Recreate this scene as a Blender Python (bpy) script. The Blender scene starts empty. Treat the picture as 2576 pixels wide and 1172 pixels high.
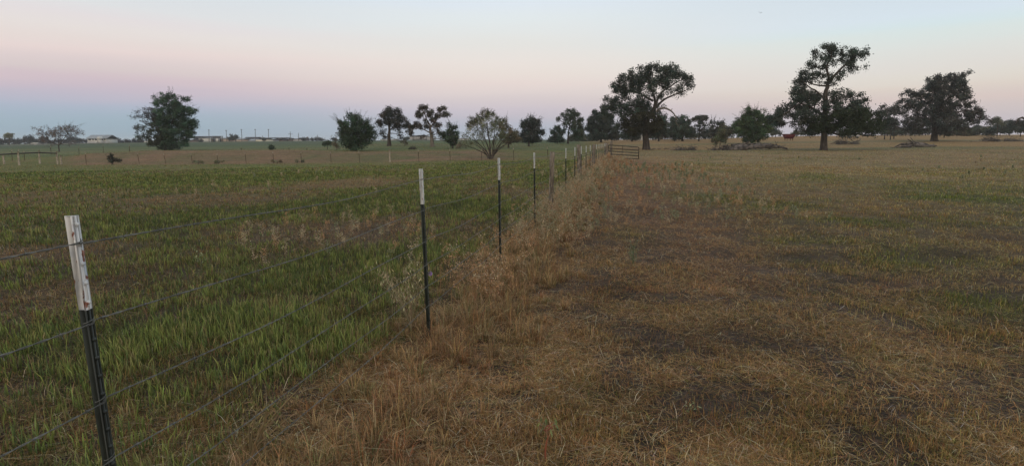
import bpy, math
import numpy as np

# ---------------------------------------------------------------- camera, sky, sun, exposure
F = 1330.0                      # focal length in photo units (photo seen 2576 wide)
PITCH = math.atan((586 - 355.5) / F)
ROLL = math.radians(.3)
CAM = np.array([0, 0, 1.5])
fw = np.array([0, math.cos(PITCH), -math.sin(PITCH)])
r0 = np.array([1., 0, 0]); u0 = np.array([0, math.sin(PITCH), math.cos(PITCH)])
RT = math.cos(ROLL) * r0 - math.sin(ROLL) * u0
UP = math.sin(ROLL) * r0 + math.cos(ROLL) * u0

sc = bpy.context.scene
col = sc.collection
from mathutils import Matrix
cd = bpy.data.cameras.new('camera'); cam = bpy.data.objects.new('camera', cd); col.objects.link(cam)
cd.sensor_width = 36; cd.lens = 36 * F / 2576; cd.clip_start = .05; cd.clip_end = 20000
m = Matrix.Identity(4)
for i in range(3):
    m[i][0] = RT[i]; m[i][1] = UP[i]; m[i][2] = -fw[i]; m[i][3] = CAM[i]
cam.matrix_world = m
sc.camera = cam
sc.view_settings.view_transform = 'Standard'; sc.view_settings.look = 'None'
sc.view_settings.exposure = 0.0; sc.view_settings.gamma = 1
sc.cycles.max_bounces = 5; sc.cycles.diffuse_bounces = 3; sc.cycles.volume_bounces = 1
sc.cycles.transparent_max_bounces = 4


def lin(c):
    return tuple(((v / 255 + .055) / 1.055) ** 2.4 if v > 10 else v / 255 / 12.92 for v in c)


W = bpy.data.worlds.new('World'); sc.world = W; W.use_nodes = True
nt = W.node_tree; nt.nodes.clear(); N = nt.nodes.new; L = nt.links.new
tc = N('ShaderNodeTexCoord'); sx = N('ShaderNodeSeparateXYZ'); L(tc.outputs['Generated'], sx.inputs[0])


def ramp(stops):
    r = N('ShaderNodeValToRGB'); r.color_ramp.interpolation = 'B_SPLINE' if False else 'LINEAR'
    e = r.color_ramp.elements
    while len(e) < len(stops): e.new(.5)
    for k, (p, c) in enumerate(stops):
        e[k].position = p; e[k].color = lin(c) + (1,)
    return r


# dusk sky: blue shadow of the earth low down, a mauve and pink belt above it, pale blue further up.
# elevation (z of the direction) is scaled so that .32 is the end of the ramp
ES = .5
mz = N('ShaderNodeMath'); mz.operation = 'DIVIDE'; mz.inputs[1].default_value = ES; mz.use_clamp = True
# faint uneven layers of haze in the sky
smp = N('ShaderNodeMapping'); smp.inputs['Scale'].default_value = (1.6, 1.6, 22); snz = N('ShaderNodeTexNoise'); snz.inputs['Scale'].default_value = 1.6; snz.inputs['Detail'].default_value = 4
L(tc.outputs['Generated'], smp.inputs[0]); L(smp.outputs[0], snz.inputs['Vector'])
sma = N('ShaderNodeMath'); sma.operation = 'MULTIPLY_ADD'; sma.inputs[1].default_value = .022; L(snz.outputs['Fac'], sma.inputs[0]); L(sx.outputs[2], sma.inputs[2])
smb = N('ShaderNodeMath'); smb.operation = 'SUBTRACT'; smb.inputs[1].default_value = .011; L(sma.outputs[0], smb.inputs[0]); L(smb.outputs[0], mz.inputs[0])
def stops(px, rows):
    """rows (photo row, colour) measured along one photo column, turned into elevation"""
    out = []
    for y, c in rows:
        d = fw * F + RT * (px - 1288) - UP * (y - 586); out.append((max(0, d[2] / np.linalg.norm(d)) / ES, c))
    return [(0, out[0][1])] + [o for o in out if o[0] > .003] + [(min(out[-1][0] + .12, .85), (205, 216, 226)), (1, (205, 214, 224))]


SKY_L = stops(235, [(350, (150, 171, 186)), (331, (152, 173, 188)), (307, (157, 177, 191)), (281, (165, 180, 196)), (263, (174, 182, 199)), (243, (186, 184, 199)), (222, (198, 186, 198)), (202, (208, 191, 198)),
                    (178, (214, 201, 201)), (152, (219, 205, 205)), (122, (229, 213, 210)), (98, (228, 217, 213)), (72, (228, 221, 218)), (42, (226, 220, 221)), (12, (221, 223, 225))])
SKY_C = stops(1352, [(348, (166, 178, 194)), (325, (176, 182, 196)), (291, (193, 188, 198)), (276, (203, 194, 202)), (258, (212, 201, 203)), (238, (221, 209, 207)), (213, (229, 215, 210)), (190, (231, 221, 214)),
                     (163, (232, 224, 218)), (138, (230, 225, 220)), (113, (227, 226, 222)), (88, (226, 228, 226)), (50, (224, 231, 233)), (12, (221, 230, 238))])
SKY_R = stops(2490, [(345, (186, 183, 195)), (310, (194, 187, 194)), (269, (206, 194, 193)), (248, (214, 198, 193)), (230, (216, 203, 196)), (208, (220, 209, 199)), (185, (222, 216, 207)), (160, (222, 218, 212)),
                     (105, (220, 223, 219)), (70, (216, 226, 224)), (47, (212, 227, 230)), (12, (213, 226, 235))])
rl, rc, rr = ramp(SKY_L), ramp(SKY_C), ramp(SKY_R)
for r in (rl, rc, rr): L(mz.outputs[0], r.inputs[0])
# azimuth: x of the direction runs from the anti-solar west (-) to the north east (+)
ax1 = N('ShaderNodeMapRange'); ax1.inputs[1].default_value = -.62; ax1.inputs[2].default_value = .0; ax1.interpolation_type = 'SMOOTHSTEP'
ax2 = N('ShaderNodeMapRange'); ax2.inputs[1].default_value = .0; ax2.inputs[2].default_value = .62; ax2.interpolation_type = 'SMOOTHSTEP'
L(sx.outputs[0], ax1.inputs[0]); L(sx.outputs[0], ax2.inputs[0])
m1 = N('ShaderNodeMix'); m1.data_type = 'RGBA'; m2 = N('ShaderNodeMix'); m2.data_type = 'RGBA'
L(ax1.outputs[0], m1.inputs[0]); L(rl.outputs[0], m1.inputs[6]); L(rc.outputs[0], m1.inputs[7])
L(ax2.outputs[0], m2.inputs[0]); L(m1.outputs[2], m2.inputs[6]); L(rr.outputs[0], m2.inputs[7])
# glow of the coming sun behind the camera
gy = N('ShaderNodeMapRange'); gy.inputs[1].default_value = .0; gy.inputs[2].default_value = -1.; gy.interpolation_type = 'SMOOTHSTEP'
L(sx.outputs[1], gy.inputs[0])
m3 = N('ShaderNodeMix'); m3.data_type = 'RGBA'; m3.inputs[7].default_value = (1.15, .95, .76, 1)
L(gy.outputs[0], m3.inputs[0]); L(m2.outputs[2], m3.inputs[6])
bg = N('ShaderNodeBackground'); bg.inputs[1].default_value = 1.03; L(m3.outputs[2], bg.inputs[0])
wo = N('ShaderNodeOutputWorld'); L(bg.outputs[0], wo.inputs[0])

sd = bpy.data.lights.new('sun', 'SUN'); sd.energy = .35; sd.angle = math.radians(40); sd.color = (1, .86, .7)
so = bpy.data.objects.new('sun', sd); col.objects.link(so)
so.rotation_euler = (math.radians(72), 0, math.radians(-25))      # low glow from behind the camera

# ---------------------------------------------------------------- helpers
rng = np.random.default_rng(11)


def ray(px, py): return fw * F + RT * (px - 1288) - UP * (py - 586)


def pt(px, py, Y):
    d = ray(px, py); return CAM + d * (Y / d[1])


_lat = {}


def vnoise(x, y, seed):
    if seed not in _lat: _lat[seed] = np.random.default_rng(seed).random((256, 256))
    T = _lat[seed]
    xi = np.floor(x).astype(int); yi = np.floor(y).astype(int); fx = x - xi; fy = y - yi
    fx = fx * fx * (3 - 2 * fx); fy = fy * fy * (3 - 2 * fy)
    a = T[xi & 255, yi & 255]; b = T[(xi + 1) & 255, yi & 255]; c = T[xi & 255, (yi + 1) & 255]; d = T[(xi + 1) & 255, (yi + 1) & 255]
    return (a * (1 - fx) + b * fx) * (1 - fy) + (c * (1 - fx) + d * fx) * fy


def fbm(x, y, s, seed, o=4):
    x = np.asarray(x, float); y = np.asarray(y, float); t = 0; a = .5; n = 0
    for k in range(o):
        t = t + a * vnoise(x / s + 17.3 * k, y / s + 9.1 * k, seed + k); n += a; a *= .55; s *= .5
    return t / n


TZ = np.array([0, 15, 30, 45, 60, 66, 71, 78, 90, 110, 150, 200, 320, 420, 900, 6000.])
TP = [(-600, [0, -.05, -.3, -.6, -.8, -.8, -.75, -.65, -.45, -.25, 0, .15, .5, 1.1, 1.5, 1.5]),
      (0, [0, -.05, -.3, -.6, -.8, -.8, -.75, -.65, -.45, -.25, 0, .15, .5, 1.1, 1.5, 1.5]),
      (150, [0, -.05, -.3, -.6, -.85, -.7, -.5, -.55, -.45, -.2, .1, .4, 1.2, 1.5, 1.7, 1.7]),
      (260, [0, -.05, -.3, -.6, -.85, -.3, .25, .05, -.1, 0, .2, .5, 1.7, 2, 2, 2]),
      (420, [0, -.05, -.3, -.6, -.85, -.15, .5, .4, .1, .1, .3, .7, 1.7, 2.1, 2.1, 2.1]),
      (700, [0, -.05, -.3, -.6, -.8, -.15, .5, .2, .1, .15, .4, .8, 1.9, 2.4, 2.4, 2.4]),
      (850, [0, -.05, -.3, -.6, -.75, -.2, .35, .2, .2, .3, .5, .9, 2, 2.5, 2.5, 2.5]),
      (950, [0, -.05, -.3, -.55, -.7, -.25, .05, .15, .45, 1.0, 1.3, 1.6, 2.3, 2.6, 2.6, 2.6]),
      (1200, [0, -.03, -.2, -.35, -.5, -.25, -.05, .12, .45, .85, 1.3, 1.6, 2.4, 2.6, 2.6, 2.6]),
      (1400, [0, 0, -.08, -.2, -.35, -.25, -.15, 0, .3, .7, 1.1, 1.4, 2.2, 2.5, 2.5, 2.5]),
      (1525, [0, 0, 0, 0, -.08, -.05, 0, .02, .08, .4, 1.25, 1.5, 2, 2.2, 2.2, 2.2]),
      (1640, [0, 0, 0, 0, 0, 0, 0, -.02, -.05, .4, 1.4, 1.8, 2, 2.2, 2.2, 2.2]),
      (2075, [0, 0, 0, 0, 0, 0, -.05, -.12, .1, .7, 2.2, 2.9, 3, 3, 3, 3]),
      (2350, [0, 0, 0, 0, 0, 0, 0, .05, .25, .95, 2.1, 3.1, 3.3, 3.3, 3.3, 3.3]),
      (2576, [0, 0, 0, 0, 0, 0, 0, .05, .25, .9, 2.0, 2.9, 3.1, 3.1, 3.1, 3.1]),
      (3300, [0, 0, 0, 0, 0, 0, 0, .05, .25, .9, 2.0, 2.9, 3.1, 3.1, 3.1, 3.1])]
TU = np.array([(p - 1288) / F for p, _ in TP]); TH = np.array([h for _, h in TP])


def terrain(x, y, bumps=True):
    x = np.asarray(x, float); y = np.asarray(y, float)
    yy = np.maximum(y, .001); u = np.clip(x / np.maximum(yy, .5), TU[0], TU[-1] - 1e-6)
    j = np.clip(np.searchsorted(TU, u, side='right') - 1, 0, len(TU) - 2)
    fu = (u - TU[j]) / (TU[j + 1] - TU[j]); fu = fu * fu * (3 - 2 * fu)
    z = np.clip(yy, 0, 5999); k = np.clip(np.searchsorted(TZ, z, side='right') - 1, 0, len(TZ) - 2)
    fz = (z - TZ[k]) / (TZ[k + 1] - TZ[k])
    h = (TH[j, k] * (1 - fz) + TH[j, k + 1] * fz) * (1 - fu) + (TH[j + 1, k] * (1 - fz) + TH[j + 1, k + 1] * fz) * fu
    if bumps:
        r = np.hypot(x, y)
        h = h + (fbm(x, y, 1.1, 5, 3) - .5) * .07 * np.clip(1.6 - r / 30, .1, 1)
        h = h + (fbm(x, y, 7, 8, 3) - .5) * .16 * np.clip((r - 6) / 30, 0, 1)
    return h


def ground_at(px, py):
    d = ray(px, py); d = d / d[1]; lo = 1.0
    for Y in np.concatenate([np.arange(1, 60, .05), np.arange(60, 400, .5)]):
        P = CAM + d * Y
        if P[2] < terrain(P[0], P[1]): return P
    return CAM + d * 400


FA, FB = -1.478, .2092               # fence line x = FA + FB*y


def sdist(x, y): return (x - FA - FB * y) / math.hypot(1, FB)


def tag(o, label=None, cat=None, group=None, kind=None):
    if label: o['label'] = label
    if cat: o['category'] = cat
    if group: o['group'] = group
    if kind: o['kind'] = kind
    return o


def empty(name, loc, label, cat, group=None):
    o = bpy.data.objects.new(name, None); col.objects.link(o); o.location = loc; o.empty_display_size = .3
    return tag(o, label, cat, group)


class MB:
    """collects numpy pieces and links them as one mesh object"""

    def __init__(s): s.V = []; s.Q = []; s.T = []; s.C = []; s.n = 0

    def add(s, V, Q=None, T=None, C=None):
        V = np.asarray(V, float).reshape(-1, 3)
        if Q is not None and len(Q): s.Q.append(np.asarray(Q, int).reshape(-1, 4) + s.n)
        if T is not None and len(T): s.T.append(np.asarray(T, int).reshape(-1, 3) + s.n)
        if C is None: C = (.5, .5, .5)
        C = np.asarray(C, float)
        if C.ndim == 1: C = np.tile(C, (len(V), 1))
        s.C.append(C); s.V.append(V); s.n += len(V)

    def box(s, a, b, C=None):
        x0, y0, z0 = a; x1, y1, z1 = b
        V = [(x, y, z) for z in (z0, z1) for x, y in ((x0, y0), (x1, y0), (x1, y1), (x0, y1))]
        s.add(V, [(0, 3, 2, 1), (4, 5, 6, 7), (0, 1, 5, 4), (1, 2, 6, 5), (2, 3, 7, 6), (3, 0, 4, 7)], None, C)

    def poly_prism(s, pts, d, C=None):
        """pts: planar outline (3d), extruded by d"""
        n = len(pts); P = np.asarray(pts, float); V = np.vstack([P, P + np.asarray(d, float)])
        Q = [(i, (i + 1) % n, n + (i + 1) % n, n + i) for i in range(n)]
        T = [(0, i + 1, i) for i in range(1, n - 1)] + [(n, n + i, n + i + 1) for i in range(1, n - 1)]
        s.add(V, Q, T, C)

    def tube(s, P, R, k=6, C=None, cap=True):
        P = np.asarray(P, float); n = len(P); R = np.broadcast_to(np.asarray(R, float), (n,))
        t = np.gradient(P, axis=0); t /= np.linalg.norm(t, axis=1)[:, None] + 1e-9
        ref = np.array([0, 0, 1.]) if abs(t[:, 2]).mean() < .8 else np.array([0, 1., 0])
        a = np.cross(t, ref); a /= np.linalg.norm(a, axis=1)[:, None] + 1e-9
        b = np.cross(t, a)
        th = np.arange(k) * 2 * math.pi / k
        V = P[:, None] + R[:, None, None] * (a[:, None] * np.cos(th)[None, :, None] + b[:, None] * np.sin(th)[None, :, None])
        V = V.reshape(-1, 3)
        i = np.arange(n - 1)[:, None] * k; j = np.arange(k)[None]; j2 = (j + 1) % k
        Q = np.stack([i + j, i + j2, i + k + j2, i + k + j], -1).reshape(-1, 4)
        T = []
        if cap:
            T = [(0, q, q + 1) for q in range(1, k - 1)] + [((n - 1) * k, (n - 1) * k + q + 1, (n - 1) * k + q) for q in range(1, k - 1)]
        s.add(V, Q, T, C)

    def build(s, name, mat, parent=None, smooth=False, org=None):
        V = np.vstack(s.V); C = np.vstack(s.C)
        if org is not None: V = V - np.asarray(org)
        Q = np.vstack(s.Q) if s.Q else np.zeros((0, 4), int); T = np.vstack(s.T) if s.T else np.zeros((0, 3), int)
        me = bpy.data.meshes.new(name)
        me.vertices.add(len(V)); me.vertices.foreach_set('co', V.astype(np.float32).ravel())
        nl = len(Q) * 4 + len(T) * 3
        me.loops.add(nl); me.loops.foreach_set('vertex_index', np.concatenate([Q.ravel(), T.ravel()]).astype(np.int32))
        st = np.concatenate([np.arange(len(Q)) * 4, len(Q) * 4 + np.arange(len(T)) * 3]).astype(np.int32)
        me.polygons.add(len(st)); me.polygons.foreach_set('loop_start', st)
        if smooth: me.polygons.foreach_set('use_smooth', np.ones(len(st), bool))
        at = me.color_attributes.new('Col', 'FLOAT_COLOR', 'POINT')
        at.data.foreach_set('color', np.hstack([C, np.ones((len(C), 1))]).astype(np.float32).ravel())
        me.materials.append(mat); me.update(calc_edges=True)
        o = bpy.data.objects.new(name, me); col.objects.link(o)
        if parent is not None: o.parent = parent
        return o


def mat_new(name, rough=.8, spec=.25):
    M = bpy.data.materials.new(name); M.use_nodes = True
    b = M.node_tree.nodes['Principled BSDF']; b.inputs['Roughness'].default_value = rough
    b.inputs['Specular IOR Level'].default_value = spec
    return M, M.node_tree, b


def mat_attr(name, rough=.8, spec=.2, noise=None, translucent=0):
    M, t, b = mat_new(name, rough, spec)
    a = t.nodes.new('ShaderNodeAttribute'); a.attribute_name = 'Col'
    out = a.outputs['Color']
    if noise:
        for sc_, lo, hi in noise:
            g = t.nodes.new('ShaderNodeNewGeometry')
            n = t.nodes.new('ShaderNodeTexNoise'); n.inputs['Scale'].default_value = sc_; n.inputs['Detail'].default_value = 5
            t.links.new(g.outputs['Position'], n.inputs['Vector'])
            r = t.nodes.new('ShaderNodeMapRange'); r.inputs[1].default_value = .3; r.inputs[2].default_value = .7
            r.inputs[3].default_value = lo; r.inputs[4].default_value = hi
            t.links.new(n.outputs['Fac'], r.inputs[0])
            v = t.nodes.new('ShaderNodeVectorMath'); v.operation = 'SCALE'
            t.links.new(out, v.inputs[0]); t.links.new(r.outputs[0], v.inputs['Scale']); out = v.outputs[0]
    t.links.new(out, b.inputs['Base Color'])
    if translucent:
        o = t.nodes['Material Output']; tr = t.nodes.new('ShaderNodeBsdfTranslucent'); mx = t.nodes.new('ShaderNodeMixShader')
        t.links.new(out, tr.inputs[0]); mx.inputs[0].default_value = translucent
        t.links.new(b.outputs[0], mx.inputs[1]); t.links.new(tr.outputs[0], mx.inputs[2]); t.links.new(mx.outputs[0], o.inputs[0])
    return M


def mat_noise(name, c1, c2, scale=8, rough=.8, spec=.25, bump=0, stretch=(1, 1, 1), lo=.35, hi=.65, metal=0):
    M, t, b = mat_new(name, rough, spec); b.inputs['Metallic'].default_value = metal
    tc_ = t.nodes.new('ShaderNodeTexCoord'); mp = t.nodes.new('ShaderNodeMapping'); mp.inputs['Scale'].default_value = stretch
    n = t.nodes.new('ShaderNodeTexNoise'); n.inputs['Scale'].default_value = scale; n.inputs['Detail'].default_value = 6
    t.links.new(tc_.outputs['Object'], mp.inputs[0]); t.links.new(mp.outputs[0], n.inputs['Vector'])
    r = t.nodes.new('ShaderNodeValToRGB'); r.color_ramp.elements[0].position = lo; r.color_ramp.elements[1].position = hi
    r.color_ramp.elements[0].color = tuple(c1) + (1,); r.color_ramp.elements[1].color = tuple(c2) + (1,)
    t.links.new(n.outputs['Fac'], r.inputs[0]); t.links.new(r.outputs[0], b.inputs['Base Color'])
    if bump:
        bp = t.nodes.new('ShaderNodeBump'); bp.inputs['Strength'].default_value = bump; bp.inputs['Distance'].default_value = .02
        t.links.new(n.outputs['Fac'], bp.inputs['Height']); t.links.new(bp.outputs[0], b.inputs['Normal'])
    return M


M_ground = mat_attr('ground_soil_and_turf', .95, .1, [(1.3, .82, 1.18), (9, .7, 1.25), (60, .5, 1.4)])
M_grass = mat_attr('grass_blade', .75, .15, None, .18)
M_leaf = mat_attr('foliage', .75, .15, None, .12)
M_bark = mat_noise('bark', (.035, .03, .027), (.085, .075, .066), 6, .95, .1, .6, (1, 1, .25))
M_palebark = mat_noise('grey_bark', (.09, .08, .07), (.2, .18, .155), 5, .95, .1, .6, (1, 1, .3))
M_dead = mat_noise('weathered_dead_wood', (.030, .027, .027), (.17, .155, .145), 2.2, .9, .1, .8, (1, 1, 1))
M_postwood = mat_noise('weathered_post_wood', (.06, .052, .042), (.27, .24, .20), 9, .9, .1, .9, (4, 4, .6))
M_tpost = mat_noise('dark_green_black_enamel', (.012, .017, .015), (.030, .038, .032), 18, .5, .4, 0, (1, 1, .5))
M_wire = mat_noise('galvanised_wire', (.08, .085, .08), (.18, .185, .17), 12, .5, .5, 0, metal=.4)
M_gate = mat_noise('dark_brown_gate_paint', (.012, .009, .008), (.035, .022, .016), 6, .55, .3)
M_pipe = mat_noise('dark_pipe', (.02, .022, .02), (.04, .04, .035), 4, .6, .3)


def white_tip_mat(name, seed, amount):
    M, t, b = mat_new(name, .55, .35)
    tc_ = t.nodes.new('ShaderNodeTexCoord'); mp = t.nodes.new('ShaderNodeMapping'); mp.inputs['Location'].default_value = (seed, seed * .7, 0)
    mp.inputs['Scale'].default_value = (1, 1, .6)
    t.links.new(tc_.outputs['Object'], mp.inputs[0])

    def nz(sc_, d):
        n = t.nodes.new('ShaderNodeTexNoise'); n.inputs['Scale'].default_value = sc_; n.inputs['Detail'].default_value = d
        t.links.new(mp.outputs[0], n.inputs['Vector']); return n

    def rp(n, e):
        r = t.nodes.new('ShaderNodeValToRGB')
        while len(r.color_ramp.elements) < len(e): r.color_ramp.elements.new(.5)
        for q, (p, c) in enumerate(e): r.color_ramp.elements[q].position = p; r.color_ramp.elements[q].color = c
        t.links.new(n.outputs['Fac'], r.inputs[0]); return r
    base = rp(nz(30, 4), [(.3, (.42, .47, .52, 1)), (.5, (.62, .64, .64, 1)), (.75, (.74, .74, .71, 1))])
    rust = rp(nz(70, 3), [(.3, (.10, .03, .022, 1)), (.7, (.34, .15, .10, 1))])
    mask = rp(nz(48, 4), [(amount, (0, 0, 0, 1)), (amount + .025, (1, 1, 1, 1))])
    mx = t.nodes.new('ShaderNodeMix'); mx.data_type = 'RGBA'
    t.links.new(mask.outputs[0], mx.inputs[0]); t.links.new(base.outputs[0], mx.inputs[6]); t.links.new(rust.outputs[0], mx.inputs[7])
    t.links.new(mx.outputs[2], b.inputs['Base Color'])
    return M


M_tip_rusty = white_tip_mat('chipped_white_paint_with_rust', 3.1, .615)
M_tip = white_tip_mat('weathered_white_paint', 7.7, .69)

# ---------------------------------------------------------------- ground


def ell(cx, cy, rx, ry):
    """field patch centred where the photo shows it; returns world centre and radii"""
    P = ground_at(cx, cy); D = ground_at(cx, cy + ry); U_ = ground_at(cx, max(cy - ry, 385)); R_ = ground_at(cx + rx, cy)
    return P[0], P[1], abs(R_[0] - P[0]), max(abs(U_[1] - D[1]) / 2, .3)


BROWN_L = [ell(*e) for e in [(850, 462, 220, 12), (330, 505, 420, 16), (700, 590, 420, 26), (150, 640, 240, 28), (1150, 575, 110, 30),
                             (90, 500, 220, 25), (1230, 440, 110, 10), (330, 1090, 330, 60), (780, 1000, 260, 90)]]
GREEN_L = [ell(*e) for e in [(560, 450, 300, 14), (900, 520, 300, 28), (300, 560, 330, 20), (700, 700, 320, 55), (1050, 630, 110, 60),
                             (400, 840, 380, 80), (1130, 520, 140, 25), (850, 660, 160, 40), (60, 600, 200, 24), (120, 440, 120, 8)]]
GREEN_R = [ell(*e) for e in [(2280, 660, 300, 45), (2150, 560, 220, 18), (1960, 520, 140, 15), (1780, 500, 130, 18), (2480, 760, 160, 40),
                             (2000, 610, 160, 20), (2400, 500, 160, 8), (1640, 600, 90, 30)]]
DARK_R = [ell(*e) for e in [(1480, 720, 160, 28), (1750, 860, 260, 50), (1700, 1030, 420, 80), (2020, 650, 120, 18), (2520, 455, 140, 4),
                            (1250, 1120, 200, 50), (2200, 1100, 300, 60), (2430, 640, 110, 12), (2500, 600, 60, 8)]]


def patches(x, y, L_, seed):
    v = np.zeros_like(x)
    wx = (fbm(x, y, 1.6, seed, 3) - .5) * 1.1
    for cx, cy, rx, ry in L_:
        d = np.hypot((x - cx) / rx, (y - cy) / ry) + wx
        v = np.maximum(v, np.clip(1.35 - d, 0, 1))
    return v


def mixc(a, b, t): return a * (1 - t[:, None]) + b * t[:, None]


def A(*c): return np.array(c, float)[None]


def track(x, y, s):
    w = 2.1 + .5 * np.sin(y * .23) + (fbm(x, y, 2.5, 15, 2) - .5) * 1.2
    return np.exp(-((s - w) / (.95 + .02 * np.clip(y, 0, 40))) ** 2) * np.clip((y - 2) / 4, 0, 1) * np.clip((48 - y) / 8, 0, 1)


def zone(x, y):
    """dryness / greenness / darkness of the turf at a place"""
    s = sdist(x, y); left = s < 0
    g = np.where(left, .66, .15 + .22 * np.clip((s - 3.5) / 4, 0, 1) * np.clip((26 - y) / 12, 0, 1)) + (fbm(x, y * .6, 3.2, 21) - .5) * 1.5 + (fbm(x, y, .6, 25, 3) - .5) * .7
    g = g + np.where(left, patches(x, y, GREEN_L, 31) * .45 - patches(x, y, BROWN_L, 33) * .42, patches(x, y, GREEN_R, 35) * .75)
    g = g - np.where(left, np.clip(1 - (-s) / .7, 0, 1) * .5, np.clip(1 - s / 2.5, 0, 1) * .3)
    trk = track(x, y, s); g = g * (1 - .85 * trk)
    dk = .35 * trk + (fbm(x, y, 1.5, 41) - .5) * 1.3 + np.where(left, 0, patches(x, y, DARK_R, 43) * .8)
    return np.clip(g, 0, 1), np.clip(dk, 0, 1), s


def turf_colour(x, y):
    g, dk, s = zone(x, y)
    w = fbm(x, y * .5, 9, 51)
    tan = mixc(A(.265, .205, .118), A(.215, .16, .095), np.clip(w * 2 - .5, 0, 1))
    tan = mixc(tan, A(.29, .18, .09), np.clip(fbm(x, y, 4, 57) * 3 - 1.6, 0, 1) * .6)
    olive = mixc(A(.10, .115, .045), A(.15, .15, .065), np.clip(w * 2 - .5, 0, 1))
    dr = mixc(A(.15, .125, .06), A(.21, .155, .08), np.clip(fbm(x, y, 3, 61) * 2 - .5, 0, 1))
    gl = mixc(A(.11, .145, .045), A(.15, .17, .06), w)
    tan = mixc(tan, A(.24, .15, .095), track(x, y, s) * .8)
    c = np.where((s < 0)[:, None], mixc(dr, gl, g), mixc(tan, olive, g))
    st = fbm(x * .22, y, 2.6, 67, 4) * np.clip(np.hypot(x, y) / 25, 0, 1) * (s > 0)
    c = mixc(c, A(.14, .125, .065), np.clip(st * 4 - 2.2, 0, 1) * .7)
    return c * (1 - .35 * dk)[:, None]


def ground_colour(x, y):
    r = np.hypot(x, y); c = turf_colour(x, y); px = 1288 + F * x / np.maximum(y, 1.)
    soil = mixc(A(.072, .056, .046), A(.042, .033, .027), np.clip(fbm(x, y, .5, 71) * 2 - .5, 0, 1))
    c = mixc(soil, c * .92, np.clip((r - 5) / 22, 0, 1))
    # earth bank and worn strip beyond the cross fence
    f = np.clip((y - 56.5) / 1.5, 0, 1) * np.clip((80 - y) / 4, 0, 1) * np.clip((1330 - px) / 60, 0, 1) * np.clip((px - 130) / 80, 0, 1)
    st = fbm(x * .35, y * 2, 3, 81)
    bank = mixc(A(.235, .145, .096), A(.175, .125, .078), np.clip(st * 3.4 - 1.2, 0, 1))
    bank = mixc(bank, A(.11, .12, .055), np.clip(fbm(x, y, 4, 83) * 3 - 1.55 + np.clip((px - 860) / 200, 0, .35), 0, 1) * .8)
    c = mixc(c, bank * .96, f * .85)
    # rough green pasture beyond
    f2 = np.clip((y - 80) / 6, 0, 1) * np.clip((1500 - px) / 60, 0, 1)
    b = fbm(x * .12, y, 14, 91, 5)
    past = mixc(A(.075, .105, .05), A(.13, .15, .07), np.clip(b * 2.6 - .8, 0, 1))
    past = mixc(past, A(.05, .08, .05), np.clip((y - 130) / 90, 0, 1) * .85)
    past = mixc(past, A(.15, .135, .075), np.clip(fbm(x * .1, y, 22, 97) * 4 - 2.2, 0, 1) * .7)
    c = mixc(c, past, f2)
    f3 = np.clip((y - 60) / 30, 0, 1) * np.clip((px - 1450) / 80, 0, 1)
    b = fbm(x * .12, y, 9, 95, 5)
    past = mixc(A(.25, .17, .085), A(.12, .13, .07), np.clip(b * 3.6 - 1.4, 0, 1))
    past = mixc(past, A(.27, .175, .085), np.clip((y - 110) / 20, 0, 1) * .8)
    c = mixc(c, past, f3)
    return c


def build_ground():
    na = 900
    th = np.concatenate([np.linspace(-58, 58, 640, endpoint=False), np.linspace(58, 302, 120, endpoint=False)])
    th = np.radians(np.sort(th)); na = len(th)
    r = np.concatenate([[.25], np.exp(np.linspace(math.log(.6), math.log(60), 300)), np.arange(60.6, 130, .8),
                        np.exp(np.linspace(math.log(131), math.log(2500), 80))])
    nr = len(r)
    X = (r[:, None] * np.sin(th)[None]).ravel(); Y = (r[:, None] * np.cos(th)[None]).ravel()
    Z = terrain(X, Y)
    V = np.stack([X, Y, Z], 1); C = ground_colour(X, Y)
    i = np.arange(nr - 1)[:, None] * na; j = np.arange(na)[None]; j2 = (j + 1) % na
    Q = np.stack([i + j, i + na + j, i + na + j2, i + j2], -1).reshape(-1, 4)
    b = MB(); V2 = np.vstack([V, [[0, 0, float(terrain(0., 0.))]]]); C2 = np.vstack([C, C[:1]])
    T = [(len(V), k, (k + 1) % na) for k in range(na)]
    b.add(V2, Q, T, C2)
    o = b.build('ground', M_ground, smooth=True); tag(o, 'pasture ground of dry turf and bare soil', None, None, 'structure')
    M, t = M_ground, M_ground.node_tree
    n = t.nodes.new('ShaderNodeTexNoise'); n.inputs['Scale'].default_value = 22; n.inputs['Detail'].default_value = 8
    g = t.nodes.new('ShaderNodeNewGeometry'); t.links.new(g.outputs['Position'], n.inputs['Vector'])
    bp = t.nodes.new('ShaderNodeBump'); bp.inputs['Strength'].default_value = .9; bp.inputs['Distance'].default_value = .05
    t.links.new(n.outputs['Fac'], bp.inputs['Height']); t.links.new(bp.outputs[0], t.nodes['Principled BSDF'].inputs['Normal'])


build_ground()

# ---------------------------------------------------------------- grass


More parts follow.
